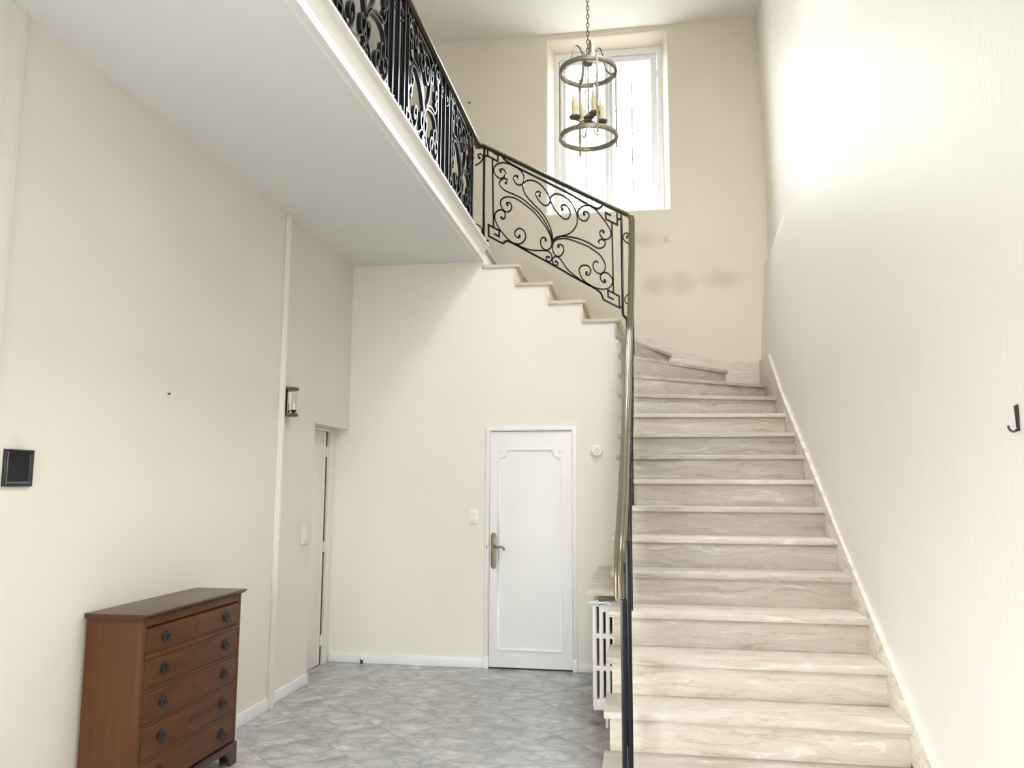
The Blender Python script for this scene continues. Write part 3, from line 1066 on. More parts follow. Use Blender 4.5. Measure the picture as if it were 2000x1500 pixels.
def sweep_panel(root, f, nrm, name='scroll_panel', d=0.02, w=0.0105):
    """f(s, h) -> world point. Frame rails are the panel mesh, keys / scrolls / bars its children"""
    g = G()
    g.bar([f(*q) for q in catmull(RAILS['top_rail'], 3)], 0.016, d, nrm)
    panel = obj(name, g, M_IRON, root)
    g = G()
    g.bar([f(*q) for q in catmull(RAILS['bottom_rail'], 3)], 0.016, d, nrm)
    obj('bottom_rail', g, M_IRON, panel)
    for k, p in SCROLLS.items():
        g = G()
        pp = catmull(p, 3)
        g.bar([f(*q) for q in pp], w, d, nrm)
        g.disc(f(*p[0]), nrm, 0.0115, d * 1.1, 10)
        obj('scroll', g, M_IRON, panel)
        if k in ('lower_strand',):
            g = G()
            g.disc(f(*p[-1]), nrm, 0.0115, d * 1.1, 10)
            obj('scroll_eye', g, M_IRON, panel)
        if k in ('upper_left', 'left_bottom', 'right_bottom', 'upper_right', 'bottom_left_tendril'):
            g = G()
            g.disc(f(*p[-1]), nrm, 0.0115, d * 1.1, 10)
            obj('scroll_eye', g, M_IRON, panel)
    for k, p in KEYS.items():
        g = G()
        g.bar([f(*q) for q in p], 0.014, d, nrm)
        obj('key_corner', g, M_IRON, panel)
    for k, p in INNER.items():
        g = G()
        g.bar([f(*q) for q in p], 0.013, d, nrm)
        obj('inner_bar', g, M_IRON, panel)
    return panel


def handrail(name, root, pts, up, w=0.046, t=0.018):
    """moulded rail: flat underside, rounded top with two grooves; up = reference up for the section"""
    pts = [Vector(p) for p in pts]
    sec = [(-0.5, -0.5), (0.5, -0.5), (0.56, 0.0), (0.42, 0.42), (0.27, 0.5), (0.20, 0.34), (0.12, 0.52), (0.0, 0.58), (-0.12, 0.52), (-0.20, 0.34), (-0.27, 0.5), (-0.42, 0.42), (-0.56, 0.0)]
    out = []
    for i, p in enumerate(pts):
        a, b = pts[max(0, i - 1)], pts[min(len(pts) - 1, i + 1)]
        d = (b - a).normalized()
        u = up[i] if isinstance(up, list) else Vector(up)
        side = d.cross(u).normalized()
        u2 = side.cross(d).normalized()
        out.append([p + side * (q * w) + u2 * (r_ * t) for q, r_ in sec])
    g = G()
    g.rings(out)
    return obj(name, g, M_BRONZE, root)


def post(root, x, y, z0, z1, s=0.02, sx=None):
    g = G()
    sx = sx or s
    g.box(x - sx / 2, x + sx / 2, y - s / 2, y + s / 2, z0, z1, 0.002)
    return obj('post', g, M_IRON, root)


# ---- railing of the upper flight and of the lower flight: one continuous railing on the stairs
YP = 6.86
ra = thing('stair_railing', (-0.10, YP, zt(13)), 'black wrought iron scroll railing with bronze handrail along the open edge of the stairs', 'railing')


def flight(s, hh):
    X = -1.304 + 1.065 * s
    return (X, YP, 3.854 + (-0.051 - X) * 0.5566 + hh)


sweep_panel(ra, flight, (0, 1, 0))
post(ra, -1.389, YP, ZL - 0.02, 4.60, 0.021)
post(ra, -0.154, YP, 3.00, 3.895, 0.021)
g = G()
g.bar([(-0.154, YP, 3.03), (-0.152, YP, 2.985), (-0.118, YP - 0.005, 2.945), (-0.118, YP - 0.005, 2.60)], 0.020, 0.02, (0, 1, 0))
obj('post_foot', g, M_IRON, ra)
for (xa_, xb_, z) in ((-1.389, -1.358, 4.505), (-1.385, -1.343, 3.705), (-0.192, -0.154, 3.845), (-0.19, -0.152, 3.055)):
    g = G()
    g.box(xa_, xb_, YP - 0.009, YP + 0.009, z - 0.008, z + 0.008)
    obj('spacer', g, M_IRON, ra)


def px_scroll(name, pts, root, nrm=(0, 1, 0), d=0.018):
    g = G()
    g.bar(catmull(pts, 3), 0.009, d, nrm)
    g.disc(pts[0], nrm, 0.012, d * 1.1, 10)
    return obj(name, g, M_IRON, root)


def side_scroll(x, z, sgn, up, root, k=1.0, fn=None):
    """small C scroll beside a post"""
    P = [(0.034, 0.0), (0.048, 0.018), (0.036, 0.036), (0.012, 0.030), (0.0, 0.0), (0.014, -0.034), (0.052, -0.062), (0.072, -0.068)]
    pts = [(x + sgn * a * k, YP, z + up * b * k) for a, b in P]
    if fn:
        pts = [fn(sgn * a * k, z + up * b * k) for a, b in P]
    return pts


px_scroll('side_scroll', side_scroll(-0.143, 3.68, 1, 1, ra), ra)
px_scroll('side_scroll', side_scroll(-0.136, 3.12, 1, -1, ra), ra)
px_scroll('side_scroll', side_scroll(-1.402, 4.49, -1, 1, ra), ra)
px_scroll('side_scroll', side_scroll(-1.402, 3.80, -1, -1, ra), ra)
# iron flat under the handrail
g = G()
g.bar([(-1.47, YP, 4.588), (-1.395, YP, 4.588), (-0.075, YP, 3.853)], 0.012, 0.03, (0, 1, 0))
obj('rail_bar', g, M_IRON, ra)

# handrail path: landing corner -> down the upper flight -> steep at the winders -> lower flight -> drop end
path = catmull([(-1.466, YP, 4.612), (-1.43, YP, 4.612), (-1.395, YP, 4.608)], 3)
path += [(-1.395 + 1.30 * i / 10, YP, 4.608 - 0.5566 * 1.30 * i / 10) for i in range(1, 11)]
el = [(-0.095, YP, 3.884), (-0.074, 6.855, 3.866), (-0.066, 6.842, 3.828), (-0.066, 6.82, 3.77), (-0.068, 6.60, 3.425), (-0.076, 6.32, 2.99), (-0.083, 6.16, 2.765), (-0.087, 6.02, 2.66), (-0.0885, 5.86, 2.572)]
path += catmull(el, 4)[1:]
low = [(-0.0905, 5.0, 2.108), (-0.0925, 4.5, 1.840), (-0.095, 3.9, 1.500), (-0.099, 3.62, 1.335), (-0.101, 3.545, 1.285), (-0.1025, 3.49, 1.235), (-0.1025, 3.455, 1.16), (-0.1025, 3.44, 1.06)]
path += catmull([el[-1]] + low, 4)[1:]
ups = []
for p in path:
    if p[0] < -0.10 and p[1] > 6.8:
        ups.append(Vector((0, 0, 1)))
    elif p[2] > 3.4:
        k_ = sstep(-0.095, -0.066, p[0]) if p[1] > 6.84 else 1.0
        ups.append(Vector((0.45 * k_ * 0, -1.0 * k_, 1.0 - 0.6 * k_)).normalized())
    elif p[1] < 3.6:
        ups.append(Vector((0, -0.8, 0.6)).normalized())
    else:
        ups.append(Vector((0, -0.3, 1)).normalized())
handrail('handrail', ra, path, ups, 0.047, 0.018)

# lower flight panels stand on treads -1, 2, 6 and end at the newel
HL = [(3.42, 1.225), (3.60, 1.320), (5.86, 2.565), (6.06, 2.675), (6.78, 3.745)]


def hz(y):
    for (a, za_), (b, zb__) in zip(HL[:-1], HL[1:]):
        if y <= b:
            return za_ + (zb__ - za_) * (y - a) / (b - a)
    return HL[-1][1]


def lx(y):
    return -0.079 + 0.010 * sstep(5.5, 6.8, y)


POSTS = [(3.40, -1), (4.36, 2), (4.44, 2), (5.47, 5), (5.55, 6), (6.62, 12)]
g = G()
g.box(-0.102, -0.080, 3.400, 3.430, zt(-2), 1.06, 0.003)
g.box(-0.079, -0.057, 3.425, 3.447, zt(-2), 1.30, 0.002)
obj('newel_post', g, M_IRON, ra)
for (y, k) in POSTS[1:]:
    post(ra, lx(y) + 0.001, y, zt(k) - 0.002, hz(y) - 0.015 - 0.07 * sstep(5.85, 6.25, y), 0.026)
for (ya, yb_) in ((3.49, 4.27), (4.53, 5.38), (5.64, 6.50)):
    def lower(s, hh, ya=ya, yb_=yb_):
        y = yb_ - (yb_ - ya) * s
        return (lx(y), y, hz(y) - 0.018 - 0.07 * sstep(5.85, 6.25, y) + hh * 0.84)
    sweep_panel(ra, lower, (1, 0, 0), d=0.018)
g = G()
g.bar([(lx(y) - 0.012, y, hz(y) - 0.006) for y in (3.60, 4.4, 5.2, 5.86)], 0.012, 0.028, (1, 0, 0))
obj('rail_bar', g, M_IRON, ra)

# ---- landing railing, same pattern on the level
XR_ = -1.455
lr = thing('landing_railing', (XR_, 5.0, ZL), 'black wrought iron scroll railing along the upper landing edge, above the white soffit', 'railing')
LP = [(5.83, 6.535), (4.66, 5.40), (3.49, 4.24), (2.32, 3.07)]
for (ya, yb_) in LP:
    def landing(s, hh, ya=ya, yb_=yb_):
        return (XR_, ya + (yb_ - ya) * s, 4.612 + hh)
    sweep_panel(lr, landing, (1, 0, 0), d=0.027, w=0.012)
    for yq in (ya - 0.09, yb_ + 0.09) + ((yb_ + 0.21,) if yb_ < 6.3 else ()):
        post(lr, XR_, yq, ZL - 0.003, 4.595, 0.02, 0.03)
        for z in (4.515, 3.72):
            g = G()
            if yq > yb_ + 0.15:
                continue
            a_, b_ = sorted((yq, yq + (0.04 if yq < ya else -0.04)))
            g.box(XR_ - 0.009, XR_ + 0.009, a_, b_, z - 0.008, z + 0.008)
            obj('spacer', g, M_IRON, lr)
    for (yq, sg) in ((yb_ + 0.10, 1), (yb_ + 0.32, -1)):
        for (z, up) in ((4.46, 1), (3.80, -1)):
            P = [(0.030, 0.0), (0.040, 0.016), (0.030, 0.030), (0.010, 0.026), (0.0, 0.0), (0.012, -0.03), (0.040, -0.050)]
            if sg > 0 or yb_ < 6.3:
                px_scroll('side_scroll', [(XR_, yq + sg * a * 1.2, z + up * b) for a, b in P], lr, (1, 0, 0), 0.02)
g = G()
g.bar([(XR_, 1.0, 4.588), (XR_, 6.84, 4.588)], 0.012, 0.03, (1, 0, 0))
obj('rail_bar', g, M_IRON, lr)
handrail('handrail', lr, [(XR_, 1.0, 4.612), (XR_, 3.0, 4.612), (XR_, 5.0, 4.612), (XR_, 6.85, 4.612)], (0, 0, 1), 0.066, 0.018)

# ------------------------------------------------------------------ hanging lantern
LXc, LYc, LZ0, LZ1, LR = -0.287, 4.5, 3.555, 3.965, 0.1675
la = thing('hanging_lantern', (LXc, LYc, LZ0), 'cylindrical glass lantern in aged brass with four candle lamps, hanging on a chain', 'lantern')
C0 = Vector((LXc, LYc, 0))
for z in (LZ0, LZ1):
    g = G()
    g.lathe([(LR - 0.012, z - 0.012), (LR - 0.004, z - 0.014), (LR + 0.004, z - 0.012), (LR + 0.007, z), (LR + 0.004, z + 0.012), (LR - 0.004, z + 0.014), (LR - 0.012, z + 0.012), (LR - 0.014, z), (LR - 0.012, z - 0.012)], C0, 'z', 48, caps=False)
    obj('ring', g, M_BRASS, la)
g = G()
g.lathe([(LR - 0.016, LZ0 - 0.005), (LR - 0.016, LZ1 + 0.005)], C0, 'z', 48, caps=False)
obj('glass_cylinder', g, M_LANTERN, la)
ang0 = math.radians(-90 + 21)
for k in range(4):
    a = ang0 + k * PI / 2
    dx, dy = math.cos(a), math.sin(a)
    p = C0 + Vector((dx * (LR + 0.006), dy * (LR + 0.006), 0))
    g = G()
    g.box(-0.0065, 0.0065, -0.004, 0.004, LZ0 - 0.030, LZ1 + 0.030, 0.0015)
    for z in (LZ0 - 0.036, LZ1 + 0.036):
        g.lathe([(0.001, z - 0.008), (0.006, z - 0.004), (0.007, z), (0.006, z + 0.004), (0.001, z + 0.008)], (0, 0, 0), 'z', 10)
    bmesh.ops.rotate(g.bm, verts=g.bm.verts, cent=(0, 0, 0), matrix=Matrix.Rotation(a + PI / 2, 3, 'Z'))
    bmesh.ops.translate(g.bm, verts=g.bm.verts, vec=p)
    obj('upright', g, M_BRASS, la)
    # curved strap from the rim up to the crown
    P = [(LR - 0.004, LZ1 + 0.014), (LR - 0.03, LZ1 + 0.006), (LR - 0.055, LZ1 + 0.030), (LR - 0.068, LZ1 + 0.085), (LR - 0.080, LZ1 + 0.140), (LR - 0.095, LZ1 + 0.160), (0.052, LZ1 + 0.150), (0.034, LZ1 + 0.118), (0.022, LZ1 + 0.088)]
    g = G()
    g.bar([C0 + Vector((dx * r_, dy * r_, z)) for r_, z in catmull(P, 4)], 0.006, 0.014, (-dy, dx, 0))
    obj('strap', g, M_BRASS, la)
g = G()
g.lathe([(0.006, LZ1 + 0.040), (0.026, LZ1 + 0.046), (0.029, LZ1 + 0.062), (0.020, LZ1 + 0.078), (0.022, LZ1 + 0.10), (0.012, LZ1 + 0.118), (0.004, LZ1 + 0.124)], C0, 'z', 20)
obj('crown', g, M_BRASS, la)
g = G()
g.cyl(C0 + Vector((0, 0, 3.675)), C0 + Vector((0, 0, LZ1 + 0.05)), 0.0045, 8)
obj('centre_rod', g, M_BRASS, la)
g = G()
g.lathe([(0.004, 3.632), (0.014, 3.640), (0.028, 3.652), (0.020, 3.668), (0.030, 3.680), (0.012, 3.694), (0.005, 3.71)], C0, 'z', 20)
obj('hub', g, M_DBRASS, la)
for k in range(4):
    a = ang0 + k * PI / 2 + 0.12
    dx, dy = math.cos(a), math.sin(a)
    rc = 0.086
    c = C0 + Vector((dx * rc, dy * rc, 0))
    g = G()
    g.tube([C0 + Vector((dx * r_, dy * r_, z)) for r_, z in catmull([(0.015, 3.664), (0.035, 3.655), (0.062, 3.650), (rc, 3.658)], 4)], 0.005, 8)
    arm = obj('candle_arm', g, M_DBRASS, la)
    g = G()
    g.lathe([(0.006, 3.652), (0.030, 3.662), (0.034, 3.672), (0.024, 3.667), (0.006, 3.664)], c, 'z', 16)
    obj('drip_pan', g, M_DBRASS, arm)
    g = G()
    g.lathe([(0.0195, 3.666), (0.0185, 3.70), (0.0195, 3.73), (0.0180, 3.768), (0.008, 3.770)], c, 'z', 14)
    obj('candle_sleeve', g, M_CANDLE, arm)
    g = G()
    g.lathe([(0.010, 3.766), (0.0155, 3.780), (0.0165, 3.792), (0.012, 3.815), (0.005, 3.838), (0.001, 3.848)], c, 'z', 14)
    obj('bulb', g, M_BULB, arm)
    if k % 2 == 0 or k == 1:
        g = G()
        g.tube(catmull([C0 + Vector((dx * r_, dy * r_, z)) for r_, z in ((0.03, 3.650), (0.04, 3.600), (0.062, 3.580), (0.082, 3.605), (0.084, 3.655))], 4), 0.0028, 6)
        obj('wire', g, M_DBRASS, arm)
# chain
zc0 = LZ1 + 0.124
lk = []
for k in range(2):
    g = G()
    n_ = 14
    pts = []
    for i in range(n_):
        a = 2 * PI * i / n_
        u, w = 0.0085 * math.cos(a), 0.0165 * math.sin(a)
        pts.append((LXc + (u if k == 0 else 0), LYc + (u if k == 1 else 0), zc0 + 0.012 + w))
    g.tube(pts, 0.0027, 6, closed=True)
    lk.append(obj('chain_link', g, M_DBRASS, la, base=(LXc, LYc, zc0 + 0.012)))
lk[1].location.z += 0.027
nl = 2
z = zc0 + 0.012 + 0.054
while z < ZT - 0.05:
    dup(lk[nl % 2], la, (0, 0, z - LZ0))
    nl += 1
    z += 0.027
g = G()
g.lathe([(0.05, ZT), (0.048, ZT - 0.015), (0.03, ZT - 0.03), (0.008, ZT - 0.045), (0.003, ZT - 0.05)], C0, 'z', 20)
obj('ceiling_rose', g, M_BRASS, la)

# ------------------------------------------------------------------ wall sconce
sc_y, sc_z0, sc_z1 = 5.495, 2.025, 2.215
so = thing('wall_sconce', (XF, sc_y, (sc_z0 + sc_z1) / 2), 'small dark bronze half-round wall lamp with glass cylinder on the cream left wall', 'wall lamp')
g = G()
g.box(XF, XF + 0.012, sc_y - 0.075, sc_y + 0.075, sc_z0, sc_z1, 0.003)
g.box(XF, XF + 0.03, sc_y - 0.078, sc_y - 0.062, sc_z0, sc_z1, 0.003)
obj('backplate', g, M_DBRASS, so)
for z in (sc_z0, sc_z1):
    g = G()
    pr = [(0.0, z - 0.009), (0.070, z - 0.009), (0.078, z - 0.004), (0.078, z + 0.004), (0.070, z + 0.009), (0.0, z + 0.009)]
    poly = [(XF, sc_y - 0.078), (XF + 0.02, sc_y - 0.078)] + [(XF + 0.02 + 0.078 * math.cos(a), sc_y + 0.078 * math.sin(a)) for a in [-PI / 2 + PI * k / 16 for k in range(1, 16)]] + [(XF + 0.02, sc_y + 0.078), (XF, sc_y + 0.078)]
    g.prism(poly, 'z', z - 0.010, z + 0.010, 0.004)
    obj('half_round_cap', g, M_DBRASS, so)
g = G()
for k in range(8):
    a0, a1 = -PI / 2 + PI * k / 8, -PI / 2 + PI * (k + 1) / 8
    pts = []
    for a in (a0, a1):
        pts.append((XF + 0.034 - 0.02 * math.cos(a), sc_y + 0.03 * math.sin(a)))
    g.quad([(pts[0][0], pts[0][1], sc_z0 + 0.012), (pts[1][0], pts[1][1], sc_z0 + 0.012), (pts[1][0], pts[1][1], sc_z1 - 0.010), (pts[0][0], pts[0][1], sc_z1 - 0.010)])
obj('reflector', g, M_CHROME, so)
g = G()
g.lathe([(0.066, sc_z0 + 0.010), (0.066, sc_z1 - 0.010)], (XF + 0.02, sc_y, 0), 'z', 20, -PI / 2, PI / 2)
obj('glass_cylinder', g, M_GLASS, so)
cc = (XF + 0.062, sc_y + 0.012, 0)
g = G()
g.lathe([(0.004, sc_z0 + 0.010), (0.012, sc_z0 + 0.02), (0.022, sc_z0 + 0.032), (0.024, sc_z0 + 0.036), (0.006, sc_z0 + 0.034)], cc, 'z', 14)
obj('drip_pan', g, M_DBRASS, so)
g = G()
g.lathe([(0.0135, sc_z0 + 0.034), (0.013, sc_z0 + 0.088), (0.005, sc_z0 + 0.09)], cc, 'z', 12)
sl = obj('candle_sleeve', g, M_OFFWHITE, so)
g = G()
g.lathe([(0.009, sc_z0 + 0.088), (0.014, sc_z0 + 0.105), (0.012, sc_z0 + 0.128), (0.004, sc_z0 + 0.152), (0.001, sc_z0 + 0.158)], cc, 'z', 12)
obj('bulb', g, M_GLASS, so)

# ------------------------------------------------------------------ chest of drawers
CX0, CX1, CY0, CY1, CH = XN + 0.018, -2.250, 3.415, 4.315, 0.935
ch = thing('chest_of_drawers', ((CX0 + CX1) / 2, (CY0 + CY1) / 2, 0), 'narrow brown wooden five-drawer chest standing against the left wall', 'chest of drawers')
g = G()
pl = [(CX0, CY0), (CX1, CY0), (CX1, CY0 + 0.026), (CX1 - 0.016, CY0 + 0.026), (CX1 - 0.016, CY1 - 0.026), (CX1, CY1 - 0.026), (CX1, CY1), (CX0, CY1)]
g.prism(pl, 'z', 0.112, CH - 0.0235, 0.002)
g.box(CX1 - 0.02, CX1 - 0.0008, CY0 + 0.0255, CY1 - 0.0255, CH - 0.060, CH - 0.0245, 0.002)
obj('carcass', g, M_WOODSIDE, ch)
g = G()
pr = [(CX0, CH - 0.024), (CX1 + 0.002, CH - 0.024), (CX1 + 0.010, CH - 0.018), (CX1 + 0.020, CH - 0.012), (CX1 + 0.024, CH - 0.006), (CX1 + 0.021, CH), (CX0, CH)]
g.prism(pr, 'y', CY0 - 0.020, CY1 + 0.022, 0.003)
obj('top', g, M_WOODTOP, ch)
g = G()
g.box(CX0, CX1 + 0.010, CY0 - 0.006, CY1 + 0.008, 0.080, 0.118, 0.005)
for sd in (0, 1):
    a, b = ((CY0 - 0.006, CY0 + 0.13), (CY1 - 0.12, CY1 + 0.008))[sd]
    pl = [(a, 0.0), (a, 0.081), (b, 0.081), (b - 0.03, 0.06), (b - 0.055, 0.03), (b - 0.06, 0.0)] if sd == 0 else [(b, 0.0), (b, 0.081), (a, 0.081), (a + 0.03, 0.06), (a + 0.055, 0.03), (a + 0.06, 0.0)]
    g.prism(pl, 'x', CX1 - 0.008, CX1 + 0.010, 0.002)
    yq = (CY0 - 0.0065, CY1 - 0.0115)[sd]
    g.prism([(CX0, 0), (CX0, 0.0805), (CX1 - 0.0075, 0.0805), (CX1 - 0.0075, 0.0), (CX1 - 0.08, 0.0), (CX1 - 0.09, 0.04), (CX0 + 0.09, 0.04), (CX0 + 0.08, 0.0)], 'y', yq, yq + 0.02, 0.002)
obj('bracket_base', g, M_WOODDARK, ch)
zs_ = [0.122, 0.278, 0.434, 0.588, 0.738, 0.874]
for k in range(5):
    za_, zb2 = zs_[k] + 0.006, zs_[k + 1] - 0.010
    g = G()
    g.box(CX1 - 0.022, CX1 + 0.002, CY0 + 0.030, CY1 - 0.030, za_, zb2, 0.004)
    dr = obj('drawer', g, M_WOOD, ch)
    g = G()
    g.box(CX1 - 0.015, CX1 + (0.010 if k == 3 else 0.003), CY0 + 0.024, CY1 - 0.024, zb2 + 0.001, zb2 + (0.015 if k != 3 else 0.020), 0.003)
    if k < 4:
        obj('drawer_rail', g, M_WOOD, ch)
    for yq in (CY0 + 0.175, CY1 - 0.165):
        zc = (za_ + zb2) / 2
        g = G()
        for q in range(6):
            a = PI / 6 + q * PI / 3
            g.disc((CX1 + 0.004, yq + 0.021 * math.cos(a), zc + 0.006 + 0.017 * math.sin(a)), (1, 0, 0), 0.0105, 0.005, 8)
        g.disc((CX1 + 0.005, yq, zc + 0.006), (1, 0, 0), 0.022, 0.005, 12)
        for s_ in (-1, 1):
            g.disc((CX1 + 0.010, yq + s_ * 0.018, zc + 0.006), (1, 0, 0), 0.004, 0.014, 8)
        hd = obj('handle_plate', g, M_PEWTER, dr)
        g = G()
        g.tube(catmull([(CX1 + 0.014, yq - 0.018, zc + 0.006), (CX1 + 0.018, yq - 0.024, zc - 0.014), (CX1 + 0.020, yq, zc - 0.026), (CX1 + 0.018, yq + 0.024, zc - 0.014), (CX1 + 0.014, yq + 0.018, zc + 0.006)], 5), 0.0032, 8)
        obj('bail_pull', g, M_PEWTER, dr)
    zc = (za_ + zb2) / 2
    yq = (CY0 + CY1) / 2
    g = G()
    pl = [(yq + 0.0085 * math.cos(a) * (1 if math.sin(a) > 0 else 0.7), zc + 0.008 + 0.016 * math.sin(a)) for a in [2 * PI * q / 14 for q in range(14)]]
    g.prism(pl, 'x', CX1 + 0.001, CX1 + 0.0045)
    obj('keyhole_plate', g, M_WOODDARK, dr)

# ------------------------------------------------------------------ radiator and stone shelf
RX0, RX1, RZ0, RZ1 = -0.338, -0.186, 0.118, 0.782
rd = thing('radiator', ((RX0 + RX1) / 2, 5.9, 0), 'white cast iron column radiator under a stone shelf beside the stairs', 'radiator')
cols = [RX0 + 0.0125 + 0.0423 * k for k in range(4)]


def section(y):
    g = G()
    for x in cols:
        g.box(x - 0.0138, x + 0.0138, y - 0.022, y + 0.022, RZ0 + 0.01, RZ1 - 0.01, 0.008)
    for z, hh in ((RZ0 + 0.022, 0.034), (RZ0 + 0.245, 0.016), (RZ0 + 0.445, 0.016), (RZ1 - 0.018, 0.018)):
        g.box(RX0 + 0.002, RX1 - 0.002, y - 0.0205, y + 0.0205, z - hh, z + hh, 0.009)
    for z in (RZ0 + 0.045, RZ1 - 0.045):
        g.cyl(((RX0 + RX1) / 2, y - 0.027, z), ((RX0 + RX1) / 2, y + 0.027, z), 0.022, 12)
    return obj('section', g, M_RAD, rd, base=(0, y, 0))


s0 = section(5.325)
for k in range(1, 24):
    dup(s0, rd, (s0.location.x, s0.location.y + 0.054 * k, s0.location.z))
for y in (5.325, 5.325 + 23 * 0.054):
    g = G()
    for x in (cols[2] - 0.01, cols[3] - 0.006):
        g.tube([(x, y, RZ0 + 0.01), (x, y, 0.05), (x, y, 0.0)], [0.012, 0.009, 0.011], 8)
    obj('leg', g, M_RAD, rd)
g = G()
vy, vz = 5.285, RZ1 - 0.005
g.lathe([(0.004, -0.034), (0.014, -0.032), (0.0155, -0.02), (0.0165, 0.02), (0.017, 0.03), (0.004, 0.031)], (-0.326, vy, vz), 'x', 16)
vh = obj('valve_head', g, M_PLASTIC, rd)
g = G()
g.lathe([(0.004, 0.0), (0.019, 0.001), (0.019, 0.012), (0.012, 0.014), (0.012, 0.020), (0.015, 0.021), (0.015, 0.030), (0.004, 0.031)], (-0.295, vy, vz), 'x', 16)
obj('valve_collar', g, M_CHROME, rd)
g = G()
g.tube(catmull([(-0.270, vy, vz), (-0.245, vy, vz), (-0.215, vy, vz - 0.008), (-0.192, vy, vz - 0.022), (-0.180, vy + 0.02, vz - 0.06), (-0.178, vy + 0.02, 0.2)], 4), 0.010, 8)
g.cyl((-0.245, vy, vz), (-0.245, 5.32, vz - 0.02), 0.011)
obj('valve_pipe', g, M_RAD, rd)
g = G()
g.box(-0.378, -0.1652, 5.235, YB - 0.0005, 0.824, 0.856, 0.004)
sh = obj('stone_shelf', g, M_TRAV2, None, base=(-0.27, 6.0, 0.84))
tag(sh, 'pale stone shelf over the white radiator, left of the lower steps', 'shelf')

# ------------------------------------------------------------------ small things on the walls
# framed black panel on the left wall
fy0_, fy1_, fz0, fz1 = 2.868, 3.024, 1.512, 1.664
fp = thing('framed_panel', (XN, (fy0_ + fy1_) / 2, (fz0 + fz1) / 2), 'small black glass panel in a dark metal frame, hung on left wall', 'picture frame')
g = G()
ring = []
for ins, dep in ((0.0, 0.0), (0.0, 0.010), (0.004, 0.014), (0.009, 0.012), (0.011, 0.016), (0.020, 0.011), (0.022, 0.006)):
    ring.append([(XN + dep, fy0_ + ins, fz0 + ins), (XN + dep, fy1_ - ins, fz0 + ins), (XN + dep, fy1_ - ins, fz1 - ins), (XN + dep, fy0_ + ins, fz1 - ins)])
g.rings(ring, caps=False)
obj('frame', g, M_PEWTER, fp, smooth=False)
g = G()
g.box(XN, XN + 0.008, fy0_ + 0.018, fy1_ - 0.018, fz0 + 0.018, fz1 - 0.018)
obj('black_panel', g, M_BLACKGLASS, fp)

# switch beside the door
sw = thing('light_switch', (-1.438, YB, 1.252), 'white double light switch plate on the wall left of the door', 'light switch')
g = G()
g.box(-1.475, -1.401, YB - 0.009, YB, 1.189, 1.315, 0.004)
obj('plate', g, M_PLASTIC, sw)
for z in (1.225, 1.279):
    g = G()
    g.box(-1.456, -1.420, YB - 0.0125, YB - 0.008, z - 0.022, z + 0.022, 0.002)
    rk = obj('switch_base', g, M_PLASTIC, sw)
    g = G()
    g.prism([(YB - 0.012, z - 0.018), (YB - 0.020, z + 0.012), (YB - 0.012, z + 0.018)], 'x', -1.443, -1.433, 0.001)
    obj('rocker', g, M_PLASTIC, rk)

# painted-over switch plate on the far left wall
sp = thing('painted_switch', (XF, 5.99, 1.15), 'flat cream wall switch plate painted like the left wall, before the recess', 'light switch')
g = G()
g.box(XF, XF + 0.007, 5.86, 5.975, 1.06, 1.235, 0.003)
obj('plate', g, M_LEFT, sp)
g = G()
g.box(XF + 0.006, XF + 0.010, 5.90, 5.935, 1.10, 1.195, 0.002)
obj('rocker', g, M_LEFT, sp)

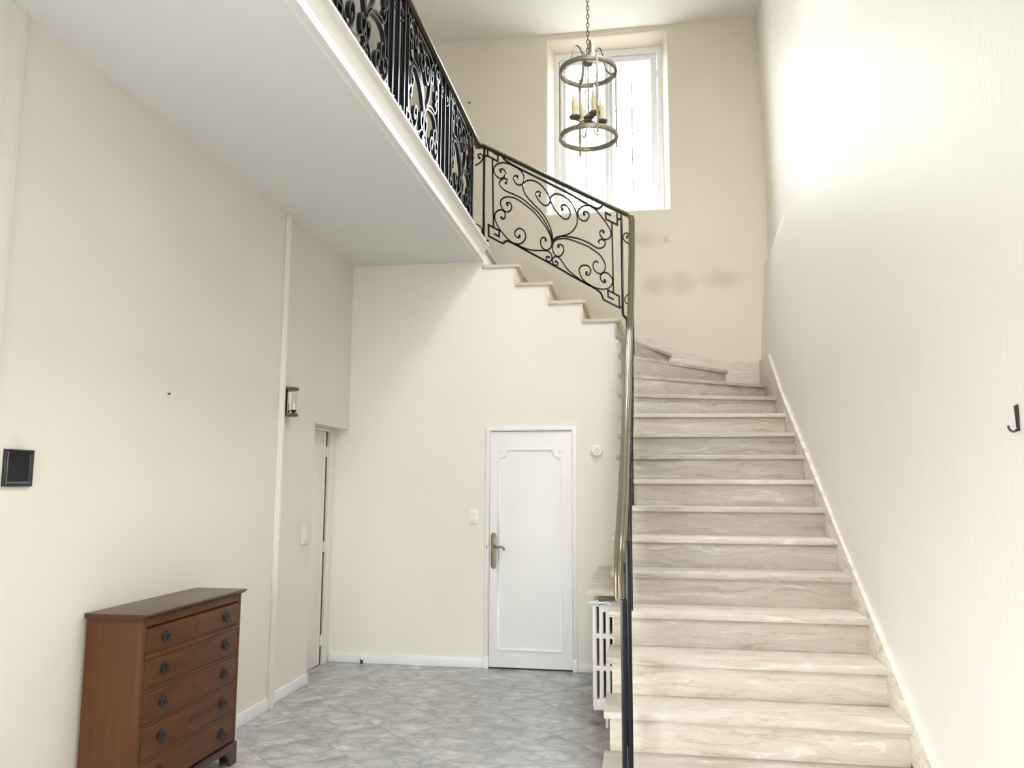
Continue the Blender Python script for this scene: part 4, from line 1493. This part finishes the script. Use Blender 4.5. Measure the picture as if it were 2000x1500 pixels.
# round sensor
se = thing('wall_thermostat', (-0.384, YB, 1.808), 'small round white thermostat dial on the wall right of the door', 'thermostat')
g = G()
g.lathe([(0.003, 0.0), (0.052, 0.0), (0.053, -0.010), (0.050, -0.016), (0.044, -0.018), (0.043, -0.030), (0.038, -0.036), (0.003, -0.037)], (-0.384, YB, 1.808), 'y', 32)
obj('housing', g, M_PLASTIC, se)
for k in range(5):
    g = G()
    a = 0.4 + k * 1.1
    g.disc((-0.384 + 0.014 * math.cos(a), YB - 0.037, 1.808 + 0.018 * math.sin(a)), (0, 1, 0), 0.004, 0.003, 8)
    obj('sound_hole', g, M_GROUT, se)

# hook on the right wall
hk = thing('wall_hook', (XW, 2.60, 1.735), 'small grey metal coat hook on the right wall', 'hook')
g = G()
xw_ = right_x(2.6, 1.74)
g.prism([(2.592, 1.775), (2.612, 1.772), (2.608, 1.750), (2.603, 1.695), (2.591, 1.695), (2.590, 1.745)], 'x', xw_ - 0.006, xw_ + 0.002, 0.001)
obj('backplate', g, M_PEWTER, hk)
g = G()
g.tube(catmull([(xw_ - 0.004, 2.597, 1.702), (xw_ - 0.014, 2.600, 1.694), (xw_ - 0.024, 2.603, 1.699), (xw_ - 0.028, 2.604, 1.712)], 4), 0.0035, 8)
obj('prong', g, M_PEWTER, hk)

# pipe stub at the baseboard
ps = thing('pipe_stub', (-2.41, YB - 0.012, 0.03), 'small capped pipe stub at the back baseboard near the recess', 'pipe')
g = G()
g.tube([(-2.405, YB - 0.016, 0.0), (-2.405, YB - 0.026, 0.012), (-2.405, YB - 0.026, 0.030)], 0.013, 10)
obj('pipe', g, M_DBRASS, ps)
g = G()
g.lathe([(0.004, 0.030), (0.015, 0.031), (0.017, 0.040), (0.012, 0.048), (0.002, 0.050)], (-2.405, YB - 0.026, 0), 'z', 12)
obj('cap', g, M_CHROME, ps)

# nails left in the walls
for (nm, p, ax, lab) in (('wall_nail', (XN, 3.975, 2.011), 'x', 'tiny dark nail in the cream left wall above the chest'),
                         ('wall_nail', (-1.722, YW, 5.456), 'y', 'tiny dark nail high on the window wall behind the landing railing')):
    g = G()
    d_ = Vector((0.012, 0, 0)) if ax == 'x' else Vector((0, -0.012, 0))
    p = Vector(p)
    g.tube([p - d_ * 0.3, p + d_ * 0.55], 0.003, 8)
    g.tube([p + d_ * 0.5, p + d_], 0.0055 if ax == 'x' else 0.011, 10)
    o = obj(nm, g, M_DBRASS, None, base=p)
    tag(o, lab, 'nail')
